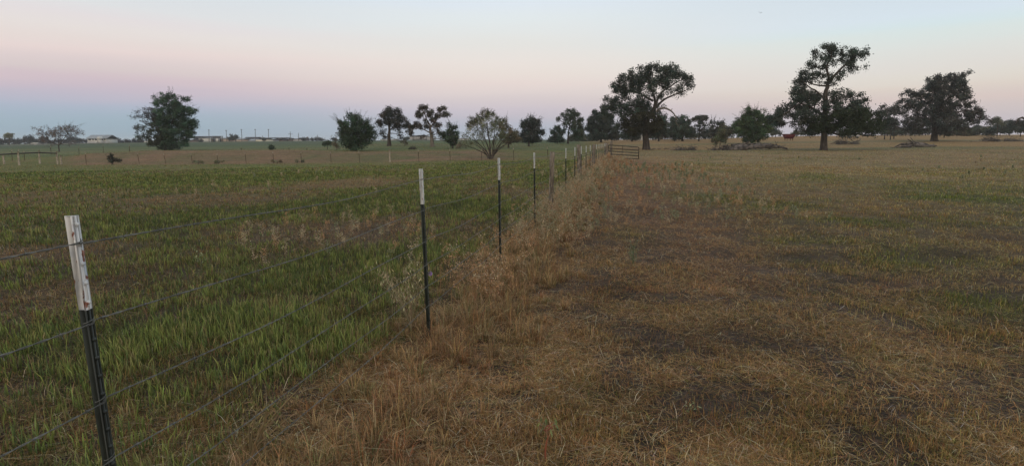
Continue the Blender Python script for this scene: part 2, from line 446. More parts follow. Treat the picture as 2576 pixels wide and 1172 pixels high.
def blades(mb, x, y, h, w, ang, lean, c0, c1, zf=1., base=0., bend=None):
    """curved tapering blades: h length, lean 0 upright .. 1+ lying; zf scales the height"""
    n = len(x); z = terrain(x, y) - .004 + base
    dx, dy = np.cos(ang), np.sin(ang); fa = ang + math.pi / 2 + rng.normal(0, .5, n)
    wx, wy = np.cos(fa) * w / 2, np.sin(fa) * w / 2
    P0 = np.stack([x, y, z], 1)
    k = .42 if bend is None else bend
    P1 = P0 + np.stack([dx * h * lean * k * .7, dy * h * lean * k * .7, h * zf * .58], 1)
    P2 = P0 + np.stack([dx * h * lean, dy * h * lean, h * zf * np.clip(1.08 - lean * .35, .15, 1)], 1)
    wv = np.stack([wx, wy, np.zeros(n)], 1)
    V = np.stack([P0 - wv, P0 + wv, P1 + wv * .75, P1 - wv * .75, P2], 1).reshape(-1, 3)
    b = np.arange(n)[:, None] * 5
    Q = b + np.array([[0, 1, 2, 3]]); T = b + np.array([[3, 2, 4]])
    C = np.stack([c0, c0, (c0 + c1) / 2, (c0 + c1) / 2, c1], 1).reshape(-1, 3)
    mb.add(V, Q, T, C)


def scatter(n, rmin, rmax, half=60, power=0.):
    """more per square metre close to the camera"""
    t = rng.random(n)
    if power: t = t ** power
    r = np.exp(math.log(rmin) + t * (math.log(rmax) - math.log(rmin)))
    th = np.radians(rng.uniform(-half, half, n))
    return r * np.sin(th), r * np.cos(th), r


def jit(c, v=.18, hue=.05):
    n = len(c); return np.clip(c * rng.lognormal(0, v, (n, 1)) * rng.lognormal(0, hue, (n, 3)), 0, .8)


def pick(n, table):
    t = np.array([c for c, _ in table], float); p = np.array([q for _, q in table], float)
    return t[rng.choice(len(t), n, p=p / p.sum())]


STRAW = [((.46, .37, .22), 4), ((.38, .29, .165), 4), ((.58, .50, .34), 2), ((.34, .22, .125), 2), ((.24, .165, .10), 2), ((.46, .33, .15), 2)]
OLIVE = [((.17, .19, .07), 4), ((.12, .15, .05), 3), ((.25, .25, .10), 2), ((.10, .14, .07), 1)]


def litter(N_, rmin, rmax, name, label):
    mb = MB(); x, y, r = scatter(N_, rmin, rmax, 57)
    g, dk, s = zone(x, y)
    keep = rng.random(N_) < np.where(s < -.9, .62, 1.) * (1 - .5 * dk * np.clip(1.4 - r / 14, 0, 1)) * (fbm(x, y, .35, 111, 3) * 2.4 - .5).clip(.24, 1)
    # bare worn patches of the track
    x, y, r, g, dk, s = [q[keep] for q in (x, y, r, g, dk, s)]; n = len(x)
    isg = rng.random(n) < np.clip(g * .95, .03, .9)
    c = np.where(isg[:, None], pick(n, OLIVE), pick(n, STRAW))
    tone = turf_colour(x, y); tone = tone / tone.mean(1, keepdims=True)
    c = c * (.55 + .45 * tone)
    red = np.clip(fbm(x, y, 1.3, 117, 3) * 4 - 2.3, 0, 1) * (~isg)
    c = mixc(c, np.tile(A(.33, .15, .07), (n, 1)), red * .6)
    c = c * (1 + .14 * np.clip((r - 10) / 15, 0, 1))[:, None]
    c = jit(c, .42, .07) * (1 - .4 * dk)[:, None] * np.where(s < 0, .68, .88)[:, None] * mixc(A(1.04, .93, .90), A(.93, .97, .86), np.clip((s - 2.5) / 4, 0, 1))
    tuft = fbm(x, y, .28, 113, 2)
    up = rng.random(n) < np.clip((tuft - .5) * 2.6 + .5 * g, .08, .75) * (1 - .8 * track(x, y, s))
    h = np.where(up, rng.uniform(.02, .06, n), rng.uniform(.025, .10, n)) * (1 + .4 * g) * (1 + np.clip(r, 0, 30) / 90)
    zf = np.where(up, 1, rng.uniform(.05, .35, n)); lean = np.where(up, rng.uniform(.1, 1., n), rng.uniform(.8, 1.1, n))
    w = np.maximum(.0018 + rng.random(n) * .0016, .0005 * r); lg = (rng.random(n) < .028) & ~up; h = np.where(lg, rng.uniform(.10, .2, n), h); c = np.where(lg[:, None], jit(np.tile(A(.55, .46, .31), (n, 1)), .3), c)
    # blades of a tuft lean outwards together
    a = rng.random(n) * 6.283
    curl = rng.uniform(-.6, 1.2, n)
    blades(mb, x, y, h, w, a, lean, c * .6, c * 1.12, zf, base=.004 + .012 * rng.random(n) * (~up), bend=curl)  # bases coloured darker: shade between the blades is put into the colour
    o = mb.build(name, M_grass); tag(o, label, 'grass', None, 'stuff')


litter(1300000, 1.5, 36, 'dry_grass', 'short dry straw coloured grass and litter covering the pasture')
litter(330000, 28, 130, 'pasture_grass', 'short tan and olive grazed turf further out in the pasture')


def green_field():
    mb = MB()
    # upright leafy stalks in clumps
    x, y, r = scatter(85000, 1.6, 50, 57)
    g, dk, s = zone(x, y)
    cl = fbm(x, y, .55, 121, 3)
    keep = (s < -.35) & (rng.random(len(x)) < np.clip(g * 1.5 - .12, .02, 1) * np.clip(cl * 3 - .9, .06, 1))
    x, y, r, g = [q[keep] for q in (x, y, r, g)]
    k = 6
    n = len(x) * k; R = np.repeat(r, k)
    sp = .02 + .0008 * R
    X = np.repeat(x, k) + rng.normal(0, 1, n) * sp; Y = np.repeat(y, k) + rng.normal(0, 1, n) * sp
    hh = np.repeat(rng.uniform(.045, .15, len(x)) * (.7 + .6 * fbm(x, y, 1.4, 127, 2)), k) * rng.uniform(.45, 1.1, n)
    c1 = jit(np.repeat(pick(len(x), [((.25, .30, .085), 5), ((.20, .26, .075), 4), ((.31, .32, .12), 3), ((.15, .22, .08), 2), ((.34, .28, .15), 1)]), k, 0), .18, .05)
    w = np.maximum(rng.uniform(.005, .009, n), .0009 * R)
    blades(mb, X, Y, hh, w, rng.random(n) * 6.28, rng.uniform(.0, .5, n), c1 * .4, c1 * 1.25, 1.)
    # darker understorey
    x, y, r = scatter(190000, 1.5, 48, 57); g, dk, s = zone(x, y)
    keep = (s < -.15) & (rng.random(len(x)) < .30 + g * .7); x, y, r, g = [q[keep] for q in (x, y, r, g)]; n = len(x)
    isg = rng.random(n) < .25 + .65 * g
    c = jit(np.where(isg[:, None], pick(n, [((.10, .15, .04), 3), ((.14, .17, .06), 2), ((.07, .11, .035), 2)]),
                     pick(n, [((.24, .16, .085), 3), ((.17, .115, .07), 3), ((.30, .22, .12), 1), ((.22, .20, .10), 2)])), .22, .05)
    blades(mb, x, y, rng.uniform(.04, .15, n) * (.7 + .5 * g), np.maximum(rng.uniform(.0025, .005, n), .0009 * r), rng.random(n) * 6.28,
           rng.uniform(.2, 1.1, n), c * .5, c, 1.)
    o = mb.build('green_grass', M_grass); tag(o, 'upright fresh green grassy growth in the field left of the wire fence', 'grass', None, 'stuff')


green_field()


def fringe():
    """dry bunch grass standing along the foot of the fence"""
    mb = MB()
    nt_ = 1150
    Y = np.exp(rng.uniform(math.log(.9), math.log(46), nt_))
    s = rng.normal(.22, .36, nt_); ok = (s > -.45) & (s < 1.05); Y, s = Y[ok], s[ok]
    X = FA + FB * Y + s * math.hypot(1, FB); nt_ = len(X)
    lump = fbm(X, Y, .8, 131, 3)
    size = np.clip(rng.uniform(.05, .21, nt_) * (.1 + lump * 1.5) * np.clip(1.2 - abs(s - .2), .35, 1), .04, .30)
    k = 74; r = np.hypot(X, Y); n = nt_ * k; R = np.repeat(r, k)
    a = rng.random(n) * 6.283; rad = np.abs(rng.normal(0, 1, n)) * np.repeat(size, k) * .34
    x = np.repeat(X, k) + np.cos(a) * rad; y = np.repeat(Y, k) + np.sin(a) * rad
    col_ = pick(nt_, [((.40, .225, .10), 4), ((.46, .31, .155), 3), ((.33, .13, .055), 2.2), ((.42, .28, .12), 2), ((.28, .17, .09), 2), ((.24, .24, .09), .8)])
    c = jit(mixc(np.repeat(col_, k, 0), pick(n, STRAW), rng.random(n) * .7), .38, .06)
    green = rng.random(n) < .06; c[green] = jit(pick(green.sum(), OLIVE), .2)
    h = np.repeat(size, k) * rng.uniform(.45, 1.5, n)
    lean = np.abs(rng.normal(.6, .6, n)); aa = a + rng.normal(0, .8, n)
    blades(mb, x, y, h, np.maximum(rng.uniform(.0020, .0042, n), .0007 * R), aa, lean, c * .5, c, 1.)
    o = mb.build('bunch_grass', M_grass); tag(o, 'rusty orange dry bunch grass tangled along the foot of the wire fence', 'grass', None, 'stuff')


fringe()


def weeds():
    mb = MB(); P = []
    def add(n, fn):
        for q in range(n):
            P.append(fn())
    # (x, y, height, tint)  tint 0 cream, 1 orange, 2 grey green
    def A1():
        Y = rng.uniform(6.6, 24) if rng.random() < .6 else rng.uniform(7, 13); s = rng.normal(.35, .4)
        h = rng.uniform(.30, .64) * np.clip(1.1 - abs(s - .35) * .7, .4, 1) * (.8 if Y < 7.6 else 1)
        return FA + FB * Y + s, Y, h, rng.choice([0, 0, 2, 2, 1, 3])
    def A2():
        Y = rng.uniform(18, 46); s = rng.normal(.55, .7); h = rng.uniform(.25, .55) if s < .5 else rng.uniform(.12, .3); return FA + FB * Y + s, Y, h, rng.choice([0, 0, 1, 3])
    def A3():
        Y = rng.uniform(9, 30); s = rng.uniform(1.0, 5.5); return FA + FB * Y + s, Y, rng.uniform(.12, .34), rng.choice([0, 2, 2, 1])
    def A4():
        Y = rng.normal(8.2, 1.2); X = rng.uniform(-4.3, -1.2); return X, Y, rng.uniform(.16, .34), rng.choice([0, 0, 2, 1])
    def A5():
        Y = rng.uniform(14, 34); X = rng.uniform(-14, 2); return min(X, FA + FB * Y - .5), Y, rng.uniform(.14, .3), rng.choice([0, 2])
    def A6():
        Y = rng.uniform(12, 45); X = rng.uniform(.35, 1.0) * Y; return X, Y, rng.uniform(.1, .22), rng.choice([0, 2])
    def A7():
        Y = rng.uniform(4.6, 7.0); s = rng.normal(.1, .22); return FA + FB * Y + s, Y, rng.uniform(.25, .5), rng.choice([0, 1, 1])
    add(360, A1); add(330, A2); add(300, A3); add(55, A4); add(40, A5); add(60, A6); add(45, A7)
    P = np.array(P, float); n = len(P)
    X, Y, H, K = P.T; K = K.astype(int); r = np.hypot(X, Y); Z = terrain(X, Y)
    stemc = np.array([(.34, .27, .17), (.38, .23, .12), (.17, .18, .10), (.30, .21, .13)])[K]
    headc = np.array([(.40, .35, .24), (.38, .26, .16), (.25, .28, .18), (.33, .26, .17)])[K]
    nb = 15
    la = rng.random(n) * 6.28; ll = rng.uniform(0, .25, n)
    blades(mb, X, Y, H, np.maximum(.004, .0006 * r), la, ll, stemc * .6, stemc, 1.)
    t = rng.uniform(.25, .95, (n, nb)); a = rng.random((n, nb)) * 6.28
    bl = H[:, None] * rng.uniform(.12, .34, (n, nb))
    x0 = X[:, None] + np.cos(la)[:, None] * ll[:, None] * H[:, None] * t; y0 = Y[:, None] + np.sin(la)[:, None] * ll[:, None] * H[:, None] * t
    z0 = Z[:, None] + H[:, None] * t
    x1 = x0 + np.cos(a) * bl * .75; y1 = y0 + np.sin(a) * bl * .75; z1 = z0 + bl * .7
    N_ = n * nb; p0 = np.stack([x0, y0, z0], -1).reshape(-1, 3); p1 = np.stack([x1, y1, z1], -1).reshape(-1, 3)
    R = np.repeat(r, nb); w = np.maximum(.002, .00045 * R); sc_ = np.repeat(stemc, nb, 0)
    fa = rng.random(N_) * 6.28; wv = np.stack([np.cos(fa) * w / 2, np.sin(fa) * w / 2, 0 * w], 1)
    V = np.stack([p0 - wv, p0 + wv, p1], 1).reshape(-1, 3)
    mb.add(V, None, np.arange(N_)[:, None] * 3 + np.array([[0, 1, 2]]), np.repeat(jit(sc_, .2), 3, 0))
    # seed heads and small leaves along the branches
    nh = 6; tt = rng.uniform(.3, 1.1, (N_, nh)); c = p0[:, None] + (p1 - p0)[:, None] * tt[..., None] + rng.normal(0, .012, (N_, nh, 3))
    c = c.reshape(-1, 3); M_ = len(c); Rr = np.repeat(R, nh); sz = np.maximum(rng.uniform(.004, .011, M_), .00075 * Rr * rng.uniform(.6, 1.5, M_))
    d1 = rng.normal(0, 1, (M_, 3)); d1 /= np.linalg.norm(d1, axis=1)[:, None]; d2 = np.cross(d1, rng.normal(0, 1, (M_, 3))); d2 /= np.linalg.norm(d2, axis=1)[:, None]
    V = np.stack([c - d1 * sz[:, None], c - d2 * sz[:, None] * .6, c + d1 * sz[:, None], c + d2 * sz[:, None] * .6], 1).reshape(-1, 3)
    hc = np.repeat(np.repeat(headc, nb, 0), nh, 0); hc = mixc(hc, np.repeat(np.repeat(stemc, nb, 0), nh, 0), (rng.random(M_) < .45) * 1.)
    mb.add(V, np.arange(M_)[:, None] * 4 + np.array([[0, 1, 2, 3]]), None, np.repeat(jit(hc, .25), 4, 0))
    o = mb.build('weeds', M_grass); tag(o, 'tall dry weeds with cream seed heads crowding the fence line', 'weeds', None, 'stuff')


weeds()

# ---------------------------------------------------------------- single plants


def leafquads(mb, c, size, colr, n_dir=None, aspect=.45):
    n = len(c); d1 = rng.normal(0, 1, (n, 3)) if n_dir is None else n_dir; d1 = d1 / (np.linalg.norm(d1, axis=1)[:, None] + 1e-9)
    d2 = np.cross(d1, rng.normal(0, 1, (n, 3))); d2 /= np.linalg.norm(d2, axis=1)[:, None] + 1e-9
    s = np.broadcast_to(size, (n,))[:, None]
    V = np.stack([c - d1 * s, c - d2 * s * aspect, c + d1 * s, c + d2 * s * aspect], 1).reshape(-1, 3)
    mb.add(V, np.arange(n)[:, None] * 4 + np.array([[0, 1, 2, 3]]), None, np.repeat(colr, 4, 0))


def small_plant(name, base_px, top_px, spread, stems, leafc, stemc, leaf_len, nleaf, label, cat='weed', droop=.5, group=None, stem_r=.003, upper=.35, org=None):
    P = ground_at(*base_px) if org is None else np.array(org); Y = P[1]; top = pt(*top_px, Y); H = top[2] - P[2]
    root = empty(name, P, label, cat, group)
    sb, lb = MB(), MB()
    for k in range(stems):
        a = rng.random() * 6.28; sp = spread * rng.uniform(.2, 1)
        h = H * rng.uniform(.65, 1.0) if k else H
        q = np.linspace(0, 1, 7)[:, None]
        tip = np.array([math.cos(a) * sp + (top[0] - P[0]), math.sin(a) * sp * .8, h])
        path = q * tip * np.array([1, 1, 0]) * q ** .6 + np.array([0, 0, 1]) * h * q + rng.normal(0, .008, (7, 3)) * q
        path[0, 2] -= .03
        sb.tube(path, np.linspace(stem_r, stem_r * .35, 7), 5, jit(A(*stemc))[0])
        m_ = nleaf; t = rng.uniform(upper, 1., m_); i = (t * 6).astype(int).clip(0, 5); fr = t * 6 - i
        c = path[i] * (1 - fr[:, None]) + path[i + 1] * fr[:, None]
        # side twigs
        d = rng.normal(0, 1, (m_, 3)); d[:, 2] = np.abs(d[:, 2]) * .4; d /= np.linalg.norm(d, axis=1)[:, None]
        e = c + d * leaf_len * rng.uniform(.4, 1.6, (m_, 1))
        for u, v in zip(c[::3], e[::3]): sb.tube([u, (u + v) / 2 + [0, 0, .004], v], [stem_r * .4, stem_r * .3, stem_r * .25], 4, jit(A(*stemc))[0])
        dd = d * .6 + np.array([0, 0, -droop]) + rng.normal(0, .25, (m_, 3))
        leafquads(lb, e, leaf_len * rng.uniform(.25, .55, m_), jit(np.tile(A(*leafc), (m_, 1)), .25, .08), dd, .22)
    sb.build('stem', M_grass, root); lb.build('foliage', M_leaf, root)
    return root


Pq = (FA + FB * 3.9 - .16, 4.1)
small_plant('drooping_weed', (1040, 820), (1000, 655), .34, 16, (.34, .31, .19), (.26, .22, .14), .040, 34,
            'pale drooping weed leaning on the second steel post, one purple bloom', 'weed', 1.2, None, .003, .45, (Pq[0], Pq[1], float(terrain(*Pq))))
fl = bpy.data.objects['drooping_weed']
fb = MB(); cc = pt(1082, 688, 3.95) - np.array(fl.location)
for k in range(9):
    a = k * .7; fb.add([cc, cc + [math.cos(a) * .018, -.004, math.sin(a) * .018], cc + [math.cos(a + .4) * .018, .004, math.sin(a + .4) * .018]], None, [(0, 1, 2)], (.30, .20, .50))
fb.build('flower', M_leaf, fl)
small_plant('forked_weed', (632, 1160), (700, 975), .17, 8, (.22, .20, .09), (.27, .21, .12), .038, 12,
            'bare forking tan weed with curled yellow leaves left of the fence foot', 'weed', .9, None, .005, .55)
small_plant('stub_weed', (1375, 1175), (1368, 1080), .012, 1, (.17, .20, .10), (.26, .10, .06), .05, 26,
            'short thick reddish stem with a drooping green leaf tuft', 'weed', 1.3, None, .006, .88)
small_plant('white_flowered_weed', (1592, 668), (1592, 608), .11, 7, (.20, .25, .16), (.12, .15, .08), .035, 26,
            'leafy green weed with whitish tips standing alone on the track', 'weed', .2, None, .004, .3)
small_plant('pale_seedling', (1737, 1045), (1738, 1018), .03, 3, (.36, .42, .22), (.25, .28, .14), .03, 7,
            'tiny pale green seedling on bare soil of the track', 'weed', .1, None, .002, .2)
small_plant('yellow_weed', (450, 1160), (455, 1145), .03, 3, (.5, .45, .22), (.4, .3, .14), .03, 8,
            'small pale yellow leaf cluster low at the bottom fence wire', 'weed', .1, None, .002, .2)

# ---------------------------------------------------------------- fences


def tpost_mesh():
    b = MB()
    H0, H1, HT = -.35, 1.05, 1.31

    def section(mb, z0, z1):
        # T section: flange faces +x, web runs to -x
        o = [(.006, -.0165), (.0045, -.008), (.006, -.004), (.006, .004), (.0045, .008), (.006, .0165), (.001, .0165), (-.001, .004), (-.030, .003), (-.030, -.003), (-.001, -.004), (.001, -.0165)]
        mb.poly_prism([(x * .72, y * .78, z0) for x, y in o], (0, 0, z1 - z0))
    section(b, H0, H1)
    t = MB(); section(t, H1, HT)
    for k in range(24):
        z = HT - .03 - k * .054
        mb = t if z > H1 + .01 else b
        if z < .1: break
        mb.add([(.0035, -.005, z), (.0035, .005, z), (.0035, .005, z + .012), (.0035, -.005, z + .012), (.0095, -.0045, z + .003), (.0095, .0045, z + .003), (.009, .0045, z + .009), (.009, -.0045, z + .009)], [(0, 1, 5, 4), (1, 2, 6, 5), (2, 3, 7, 6), (3, 0, 4, 7), (4, 5, 6, 7)])
    return b, t


def main_fence():
    root = empty('barbed_wire_fence', (FA, 0, 0), 'barbed wire fence on white tipped steel posts running away beside the dry track', 'fence')
    b, t = tpost_mesh()
    p0 = b.build('steel_post', M_tpost, root); t0 = t.build('white_tip', M_tip_rusty, p0); me_b = p0.data; me_t = t0.data
    me_t2 = me_t.copy(); me_t2.materials.clear(); me_t2.materials.append(M_tip)
    heads = [1.4, 3.905, 6.319, 8.881, 13.75, 16.3, 18.75, 21.2, 23.8, 29.4, 32.2, 35.2, 38.3, 41.6, 44.4]
    heads = [-1.15] + heads
    ang = math.atan2(-FB, 1)
    for i, Y in enumerate(heads):
        if i == 1: p, t_ = p0, t0
        else:
            p = p0.copy(); col.objects.link(p); p.parent = root
            t_ = t0.copy(); t_.data = me_t2; col.objects.link(t_); t_.parent = p
        X = FA + FB * Y
        p.location = (X - FA + .02, Y, float(terrain(X, Y, False)) + .005)
        p.rotation_euler = (rng.normal(0, .006), -.012 if i > 1 else -.004, ang + (.28 if i == 1 else rng.normal(0, .08)))
        if i > 0:
            for hw in ([1.24, 1.02, .79, .61] if Y < 14 else []):
                cb = MB(); th = np.linspace(-2.6, 2.6, 9)
                cb.tube(np.stack([.010 * np.cos(th) - .002, .017 * np.sin(th), th * .003 + hw], 1), .0013, 5)
                c_ = cb.build('wire_clip', M_wire, p)
    tag(p0, 'nearest post, its white tip chipped to rust')
    # wooden posts in the same line
    for Y, H, Rr, dx, ln in [(10.95, 1.27, .050, 0, .02), (25.7, 1.30, .085, .03, .02), (19.3, 1.36, .07, -.09, -.04), (46.0, 1.30, .16, 0, 0), (47.0, 1.5, .12, .35, .03)]:
        mb = MB(); z = np.linspace(-.3, H, 9)
        th = np.arange(14) * 2 * math.pi / 14
        V = []
        for q, zz in enumerate(z):
            rr = Rr * (1 + .09 * np.sin(th * 3 + Y) + .05 * rng.normal(0, 1, 14)) * (1 - .04 * q / 8)
            V += [(math.cos(a) * r_, math.sin(a) * r_, zz + (.02 * math.sin(2 * a) if q == 8 else 0)) for a, r_ in zip(th, rr)]
        Q = [(q * 14 + j, q * 14 + (j + 1) % 14, (q + 1) * 14 + (j + 1) % 14, (q + 1) * 14 + j) for q in range(8) for j in range(14)]
        T = [(8 * 14, 8 * 14 + j, 8 * 14 + j + 1) for j in range(1, 13)]
        mb.add(V, Q, T); o = mb.build('wooden_post', M_postwood, root)
        X = FA + FB * Y + dx
        o.location = (X - FA, Y, float(terrain(X, Y))); o.rotation_euler = (0, ln, 0)
    # wires on the track side
    n1, n2 = -FB, 1
    for k, h in enumerate([1.24, 1.02, .79, .61, .44, .28]):
        mb = MB(); ends = [-1.15, 1.4, 3.905, 6.319, 8.881, 10.95, 13.75, 16.3, 18.75, 21.2, 23.8, 25.7, 29.4, 32.2, 35.2, 38.3, 41.6, 46.]
        ys, zs = [], []
        for a_, b_ in zip(ends[:-1], ends[1:]):
            st = .012 if b_ < 9 else .25; yy = np.arange(a_, b_, st); t = (yy - a_) / (b_ - a_)
            ys.append(yy); zs.append(h - .022 * 4 * t * (1 - t) + .006 * np.sin(t * 9 + k))
        ys = np.concatenate(ys); zs = np.concatenate(zs)
        gz = np.interp(ys, ends, [float(terrain(FA + FB * e, e, False)) for e in ends])
        xs = FA + FB * ys + .030
        P = np.stack([xs, ys, zs + gz], 1)
        near = ys < 9.2; ph = ys[near] / .05 * 2 * math.pi / 1.6
        for sg in (0, math.pi):
            off = np.stack([np.cos(ph + sg) * .0016, np.zeros(near.sum()), np.sin(ph + sg) * .0016], 1)
            mb.tube(P[near] + off, .0013, 4, cap=False)
        far = ys >= 9.0; rr = np.clip(.00017 * ys[far], .002, .0045)
        mb.tube(P[far], rr, 4, cap=False)
        for yb in np.arange(-1 + rng.random() * .1, 14, .125):
            i = np.searchsorted(ys, yb); c = P[min(i, len(P) - 1)]
            a = rng.random() * 6.28
            for q in (0, 1):
                d = np.array([math.cos(a + q * 1.7), .25 * (1 - 2 * q), math.sin(a + q * 1.7)]) * .013
                mb.tube([c - d, c + d], [.0009, .0009], 3)
            mb.tube([c - [0, .006, 0], c + [0, .006, 0]], .0034, 5)
        o = mb.build('wire', M_wire, root, org=(FA, 0, 0))


main_fence()


M_palewood = mat_noise('pale_post_wood', (.22, .19, .15), (.42, .38, .31), 6, .9, .1, 0, (2, 2, .6))


def simple_fence(name, label, posts, z_wires, wire_px=None, wr=.006, color=M_wire):
    """posts: (kind, px_base, py_top, py_base, Y, lean_px)"""
    P0 = pt(posts[0][1], posts[0][3], posts[0][4]); root = empty(name, (P0[0], P0[1], 0), label, 'fence')
    org = np.array([P0[0], P0[1], 0]); tops = []
    for kind, px, yt, yb, Y, ln in posts:
        B = pt(px, yb, Y); T = pt(px + ln, yt, Y); gz = float(terrain(B[0], B[1])); h = T[2] - B[2]; B[2] = min(gz, B[2]) - .05
        mb = MB()
        d = T - B
        if kind == 'wood':
            mb.tube([B - d * .15, B + d * .3, B + d * .7, T], [.10, .095, .09, .085], 7); mb.build('wooden_post', M_palewood, root, org=org)
        else:
            w = .027 if kind == 'steel' else .04
            mb.tube([B - d * .1, B + d * .8], [w, w], 4); p = mb.build('steel_post', M_rustpost, root, org=org)
            tb = MB(); tb.tube([B + d * .8, T], [w * 1.25, w * 1.25], 4); tb.build('white_tip', M_palewood, p, org=org)
        tops.append((B, T))
    for f in z_wires:
        mb = MB(); mb.tube([b + (t - b) * f for b, t in tops], wr, 4); mb.build('wire', color, root, org=org)
    return root


M_rustpost = mat_noise('rusty_dark_steel', (.05, .03, .022), (.11, .07, .05), 8, .8, .2)
cf = [('steel', 216, 381, 405, 60, -2), ('steel', 284, 382.5, 407, 60, -4), ('steel', 350, 383, 405.5, 60, -5), ('steel', 417, 384.5, 406.5, 60, -6),
      ('steel', 484, 384, 406.5, 60, -4.5), ('steel', 549, 385, 406, 60, -4), ('steel', 619, 381, 407.6, 60, -3), ('steel', 688, 380.6, 403.5, 59.5, -2),
      ('steel', 758, 379.4, 404.5, 59, -1.5), ('steel', 833, 380.6, 405.8, 58.5, -2), ('steel', 905, 378.6, 405.8, 58, -3), ('wood', 981, 375.6, 406, 57.5, -1),
      ('steel', 1054, 375.6, 404.5, 57, -2.5), ('steel', 1133, 373.5, 404, 56.5, -2), ('steel', 1212, 373.5, 402.5, 56, -.5), ('steel', 1292.5, 370, 401, 55.5, -1.5),
      ('steel', 1379, 368.5, 399, 55, -3), ('steel', 1462, 368, 397, 54, 0)]
simple_fence('cross_fence', 'thin wire cross fence on leaning rusty posts in front of the brown earth bank', cf, [.9, .7, .5, .3])
rf = [('wood', 47, 381, 406.5, 58, -2), ('wood', 98, 379, 397, 62, 0), ('wood', 143.5, 381.5, 399, 61, -1.5), ('wood', 152, 391, 400, 61, 0), ('wood', 8, 387, 398, 62, 0)]
r_ = simple_fence('rail_fence', 'pale wooden posts carrying one dark top rail at far left', rf, [])
mb = MB(); mb.tube([pt(-60, 391, 58), pt(0, 389, 58.2), pt(47, 386.3, 58.2), pt(98, 384.3, 60), pt(143, 386, 60.8)], .075, 7)
mb.build('rail', M_pipe, r_, org=(r_.location[0], r_.location[1], 0))
tf = [('pale', 28, 375.5, 386, 70, 1), ('pale', 46, 375, 388, 72, 0), ('pale', 60, 379.5, 392, 70, 0), ('pale', 127, 366.5, 376.5, 92, 0), ('steel', 199, 368, 391, 72, -1),
      ('steel', 259, 364, 376, 74, 0), ('pale', 325, 364.5, 377, 77, 0), ('pale', 607, 370.5, 380, 84, -.5), ('pale', 727, 369.5, 380, 86, 0), ('pale', 772, 370, 380, 88, 0)]
simple_fence('back_fence', 'scattered short pale posts of a second fence behind the earth bank', tf, [.85, .5])
bf = [('wood', px, 346.2, 353, 150, 0) for px in (1660, 1672, 1684, 1696, 1708, 1722, 1736, 1750, 1764)]
b_ = simple_fence('board_fence', 'grey board rail fence under the distant trees beyond the gate', bf, [])
for f in (.35, .85):
    mb = MB()
    mb.tube([pt(1655, 353 - 6.8 * f, 150), pt(1710, 353 - 6.8 * f, 150), pt(1768, 353 - 6.8 * f, 150)], .10, 4)
    mb.build('rail', M_postwood, b_, org=(b_.location[0], b_.location[1], 0))


def gate():
    TL, TR, BL, BR = pt(1530.5, 365, 46.5), pt(1607.5, 370.5, 44), pt(1530.5, 405, 46.5), pt(1605.5, 409.5, 44)
    def P(u, v): return (TL * (1 - u) + TR * u) * (1 - v) + (BL * (1 - u) + BR * u) * v
    root = empty('tubular_gate', P(0, 1), 'sagging dark tubular steel gate standing open at end of the wire fence', 'gate')
    org = P(0, 1); r_ = .034
    rows = [0, .2, .38, .56, .75, .98]
    mb = MB()  # rounded outer loop round the upper four rails
    cv = [(.03, 0), (.5, 0), (.95, 0), (.985, .02), (1, .08), (1, .28), (1, .48), (.985, .54), (.95, .56), (.5, .56), (.04, .56), (.008, .54), (0, .48), (0, .28), (0, .08), (.008, .02), (.03, 0), (.1, 0)]
    mb.tube([P(u, v) for u, v in cv], r_, 7)
    mb.tube([P(1, .5), P(1, .98)], r_, 7)
    mb.tube([P(0, .5), P(.01, .98)], r_, 7)
    mb.build('gate_frame', M_gate, root, org=org)
    for v in (.2, .38, .75, .98):
        mb = MB(); mb.tube([P(0, v), P(.5, v + .004), P(1, v)], r_ * .9, 7); mb.build('gate_rail', M_gate, root, org=org)
    mb = MB(); mb.tube([P(.48, 0), P(.45, .95)], .016, 5); mb.build('gate_brace', M_gate, root, org=org)


gate()
#TREES#
# ---------------------------------------------------------------- trees
GREEN = (.040, .058, .032); DARKG = (.026, .036, .029); OLIVEG = (.070, .075, .042); BLUEG = (.032, .046, .036); BROWNG = (.075, .060, .045)
CROPS = {1: (0, 215.5, .2511), 2: (647, 235, .2511), 3: (1274, 137, .2676), 4: (1822.5, 88, .2925), 5: (1528.7, 264.6, .15217), 6: (2155.7, 264.6, .16321), 7: (0, 313.6, .1141), 8: (470.4, 303.8, .1446), 0: (0, 0, 1.)}
REPORT = []


